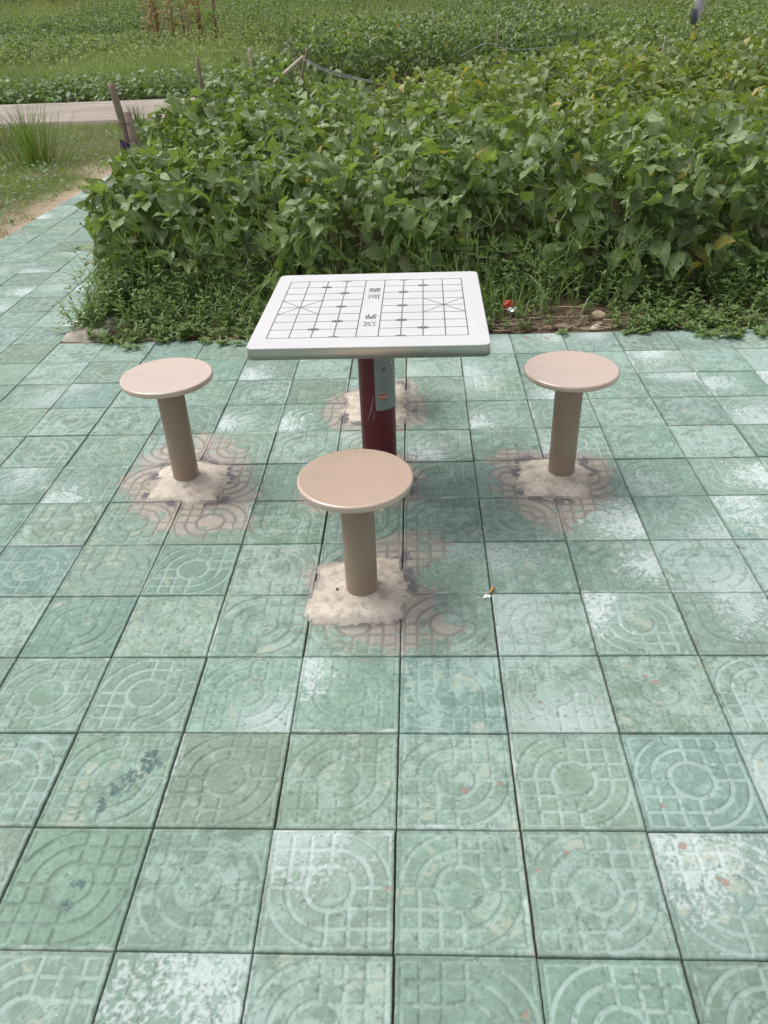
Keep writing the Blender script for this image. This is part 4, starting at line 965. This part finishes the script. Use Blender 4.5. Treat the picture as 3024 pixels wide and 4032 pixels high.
bm_obj('wire_tie', bm, simple('wire', (.12, .10, .09), rough=.6), e)
# purple cloth tied round the stake
acc = Acc(); nn = 48; aa = np.linspace(0, 2 * np.pi, nn); V = []
for j in range(9):
    zz = .545 + .009 * j; rr = .055 + .007 * np.sin(aa * 5 + j * .9) + .004 * np.sin(aa * 11 + j)
    V.append(np.stack([-1.945 + rr * np.cos(aa) * 1.15, 5.24 + rr * np.sin(aa), zz + .008 * np.sin(aa * 2 + 1)], -1))
V = np.array(V).reshape(-1, 3); I = np.arange(9 * nn).reshape(9, nn); Q = np.stack([I[:-1, :-1], I[:-1, 1:], I[1:, 1:], I[1:, :-1]], -1).reshape(-1, 4)
c = np.tile([.075, .055, .105], (len(V), 1)); c[(V[:, 0] > -1.93)] = [.55, .48, .40]
o = link('cloth_strip', np_mesh('cloth_strip', V, Q, c), vcol('cloth', rough=.95, noise=((40, .2),), bump=.3)); tag(o, 'dark purple and cream cloth strip knotted round the nearest bamboo stake', 'cloth')
bamboo('bamboo_stake', 'second bamboo stake up the left side of the beans, slim and pinkish grey', (-1.81, 7.0, -.05), (-1.803, 7.0, 1.0), .019, M_BAMBOO, GS, nodes=4, seed=1)
bamboo('bamboo_stake', 'short pale bamboo stake just left of the crossed poles', (-1.60, 8.5, -.05), (-1.618, 8.5, .9975), .018, M_BAMBOO2, GS, nodes=4, seed=2)
bamboo('crossed_pole', 'thick whitish bamboo pole slanting down to the left from the crossed poles', (-1.55, 8.2, .56), (-1.045, 8.25, .915), .022, M_BAMBOO2, 'crossed poles beyond the beans', nodes=3, cat='pole', seed=3)
bamboo('crossed_pole', 'brown bamboo pole leaning right, its top highest at the crossing', (-1.32, 8.28, .0), (-1.01, 8.29, .985), .017, M_BAMBOO, 'crossed poles beyond the beans', nodes=4, cat='pole', seed=4)
bamboo('crossed_pole', 'thin reddish stick leaning left behind the crossed poles', (-.82, 8.34, 0), (-1.21, 8.34, 1.085), .009, M_BAMBOO, 'crossed poles beyond the beans', hollow=False, nodes=4, cat='pole', seed=5)
bamboo('bamboo_stake', 'thin upright bamboo stake at the far edge of the beans, middle right of the photo', (.95, 9.5, 0), (.97, 9.5, 1.085), .011, M_BAMBOO, 'stakes at the far edge of the beans', nodes=4, seed=6)
bamboo('bamboo_stake', 'pale stub of a bamboo stake showing above the beans at the right', (3.13, 11.0, 0), (3.21, 11.0, .835), .013, M_BAMBOO2, 'stakes at the far edge of the beans', nodes=3, seed=7)
def cable(name, label, pts, r, mat, cat):
    bm = bmesh.new(); P = [Vector(p) for p in pts]; out = []
    for a, b in zip(P, P[1:]):
        for i in range(8): out.append(a.lerp(b, i / 8))
    out.append(P[-1]); sm = out[:]
    for _ in range(4): sm = [sm[0]] + [(sm[i - 1] + sm[i] * 2 + sm[i + 1]) / 4 for i in range(1, len(sm) - 1)] + [sm[-1]]
    tube(bm, sm, r, 8); tag(bm_obj(name, bm, mat), label, cat)
M_CAB = simple('grey_cable', (.33, .34, .38), rough=.45, var=.1)
cable('cable', 'upper of the two grey cables sagging right from the crossed poles', [(-1.06, 8.24, .905), (-.855, 8.24, .805), (-.66, 8.24, .745), (-.46, 8.24, .70), (-.2, 8.3, .64)], .0042, M_CAB, 'cable')
cable('cable', 'lower of the two grey cables sagging right from the crossed poles', [(-1.05, 8.22, .895), (-.86, 8.22, .790), (-.66, 8.22, .727), (-.46, 8.22, .69), (-.2, 8.28, .62)], .0035, simple('pale_cable', (.55, .55, .58), rough=.4), 'cable')
cable('pipe', 'thin grey pipe lying over the beans left of the far upright stake', [(.56, 9.5, .79), (.68, 9.5, .85), (.82, 9.5, .905), (.96, 9.5, .90)], .004, M_CAB, 'pipe')
cable('pipe', 'thin pale pipe lying level over the beans right of the far upright stake', [(.98, 10.0, .84), (1.25, 10.0, .80), (1.7, 10.0, .825), (2.05, 10.0, .80)], .0035, M_CAB, 'pipe')
# grey cloth bundle on a stick, top right
e = empty('scarecrow', (4.74, 15.0, -.09), 'grey and pale cloth bundle hung on a stick in the field at the top right', 'scarecrow')
bm = bmesh.new(); tube(bm, [(.03, 0, 0), (.01, 0, .7), (-.01, 0, 1.5)], .012, 8); bm_obj('stick', bm, M_BAMBOO, e)
for nm, colr, x_, z0, z1, r_, sd in (('pale_cloth', (.50, .48, .55), .02, .92, 1.42, .062, 1), ('dark_cloth', (.10, .11, .12), -.045, .88, 1.10, .05, 2)):
    V = []; nn = 36; aa = np.linspace(0, 2 * np.pi, nn)
    for j in range(14):
        t = j / 13; rr = r_ * (.35 + .8 * math.sin(math.pi * (.15 + .8 * (1 - t)))) * (1 + .18 * np.sin(aa * 6 + sd) + .1 * np.sin(aa * 13 + j * .5)); rr = rr * (1 if j not in (0, 13) else .3)
        V.append(np.stack([x_ + rr * np.cos(aa), -.02 * sd + rr * np.sin(aa) * .8, np.full(nn, z0 + (z1 - z0) * t) + .01 * np.sin(aa * 5)], -1))
    V = np.array(V).reshape(-1, 3); I = np.arange(14 * nn).reshape(14, nn); Q = np.stack([I[:-1, :-1], I[:-1, 1:], I[1:, 1:], I[1:, :-1]], -1).reshape(-1, 4)
    link(nm, np_mesh(nm, V, Q), simple(nm, colr, rough=.9, var=.12, scale=14), e)

# ------------------------------------------------------------------ maize
def maize(x, y, h, label, cat, col, name, group, droop=1.0, nl=8, seed=0):
    e = empty(name, (x, y, float(gz(x, y))), label, cat, group); rg = np.random.default_rng(seed + 40)
    bm = bmesh.new(); lean = rg.normal(0, .05); tube(bm, [(0, 0, -.03), (lean * .4, 0, h * .5), (lean, 0, h)], [.024, .020, .010], 8)
    m_ = simple(name + '_stem', tuple(c * .9 for c in col), rough=.7, var=.15, scale=12); bm_obj('stem', bm, m_, e)
    acc = Acc(); f = np.linspace(.15, .97, nl); yw = np.arange(nl) * 3.14 + rg.normal(0, .5, nl)
    c = np.array(col)[None] * rg.uniform(.7, 1.35, (nl, 1)); B = np.stack([lean * f, 0 * f, h * f], -1)
    V, Q, C, uv = leaf_batch(B, yw, np.radians(rg.uniform(62, 88, nl)), np.radians(np.where(np.arange(nl) % 2 == 0, rg.uniform(15, 60, nl), rg.uniform(120, 165, nl)) * droop), rg.normal(0, .5, nl), rg.uniform(.3, .6, nl), rg.uniform(.05, .09, nl), .4, c, 9, 2, 'blade', wave=.12); acc.add(V, Q, C, uv)
    link('leaves', acc.mesh('leaves'), M_DRY if droop > .99 else M_GRASS, e)
rgm = np.random.default_rng(77)
CORN = [(-7.95, 26.8), (-7.78, 27.3), (-7.62, 26.6), (-7.40, 27.1), (-7.15, 26.5), (-6.95, 27.2), (-6.70, 26.7), (-6.50, 27.3), (-6.28, 26.6), (-8.05, 27.6), (-6.0, 27.2)]
for i, (x, y) in enumerate(CORN):
    maize(x, y, rgm.uniform(1.3, 1.7), 'pale straw-coloured dry maize stalk among the brown ones at the top left' if i % 3 == 0 else 'dry reddish brown maize stalk in the withered row at the top left', 'maize', (.30, .165, .095) if i % 3 else (.50, .38, .25), 'dry_maize', 'dry maize stalks', 1.0, 14, i)
maize(-5.98, 25.6, 1.45, 'bright yellow-green maize plant at the right end of the dry stalks', 'maize', (.27, .36, .07), 'green_maize', None, .8, 8, 50)
maize(-12.0, 28.0, 1.05, 'small bright green maize plant at the far left in the bean field', 'maize', (.22, .36, .07), 'green_maize', None, .8, 7, 51)
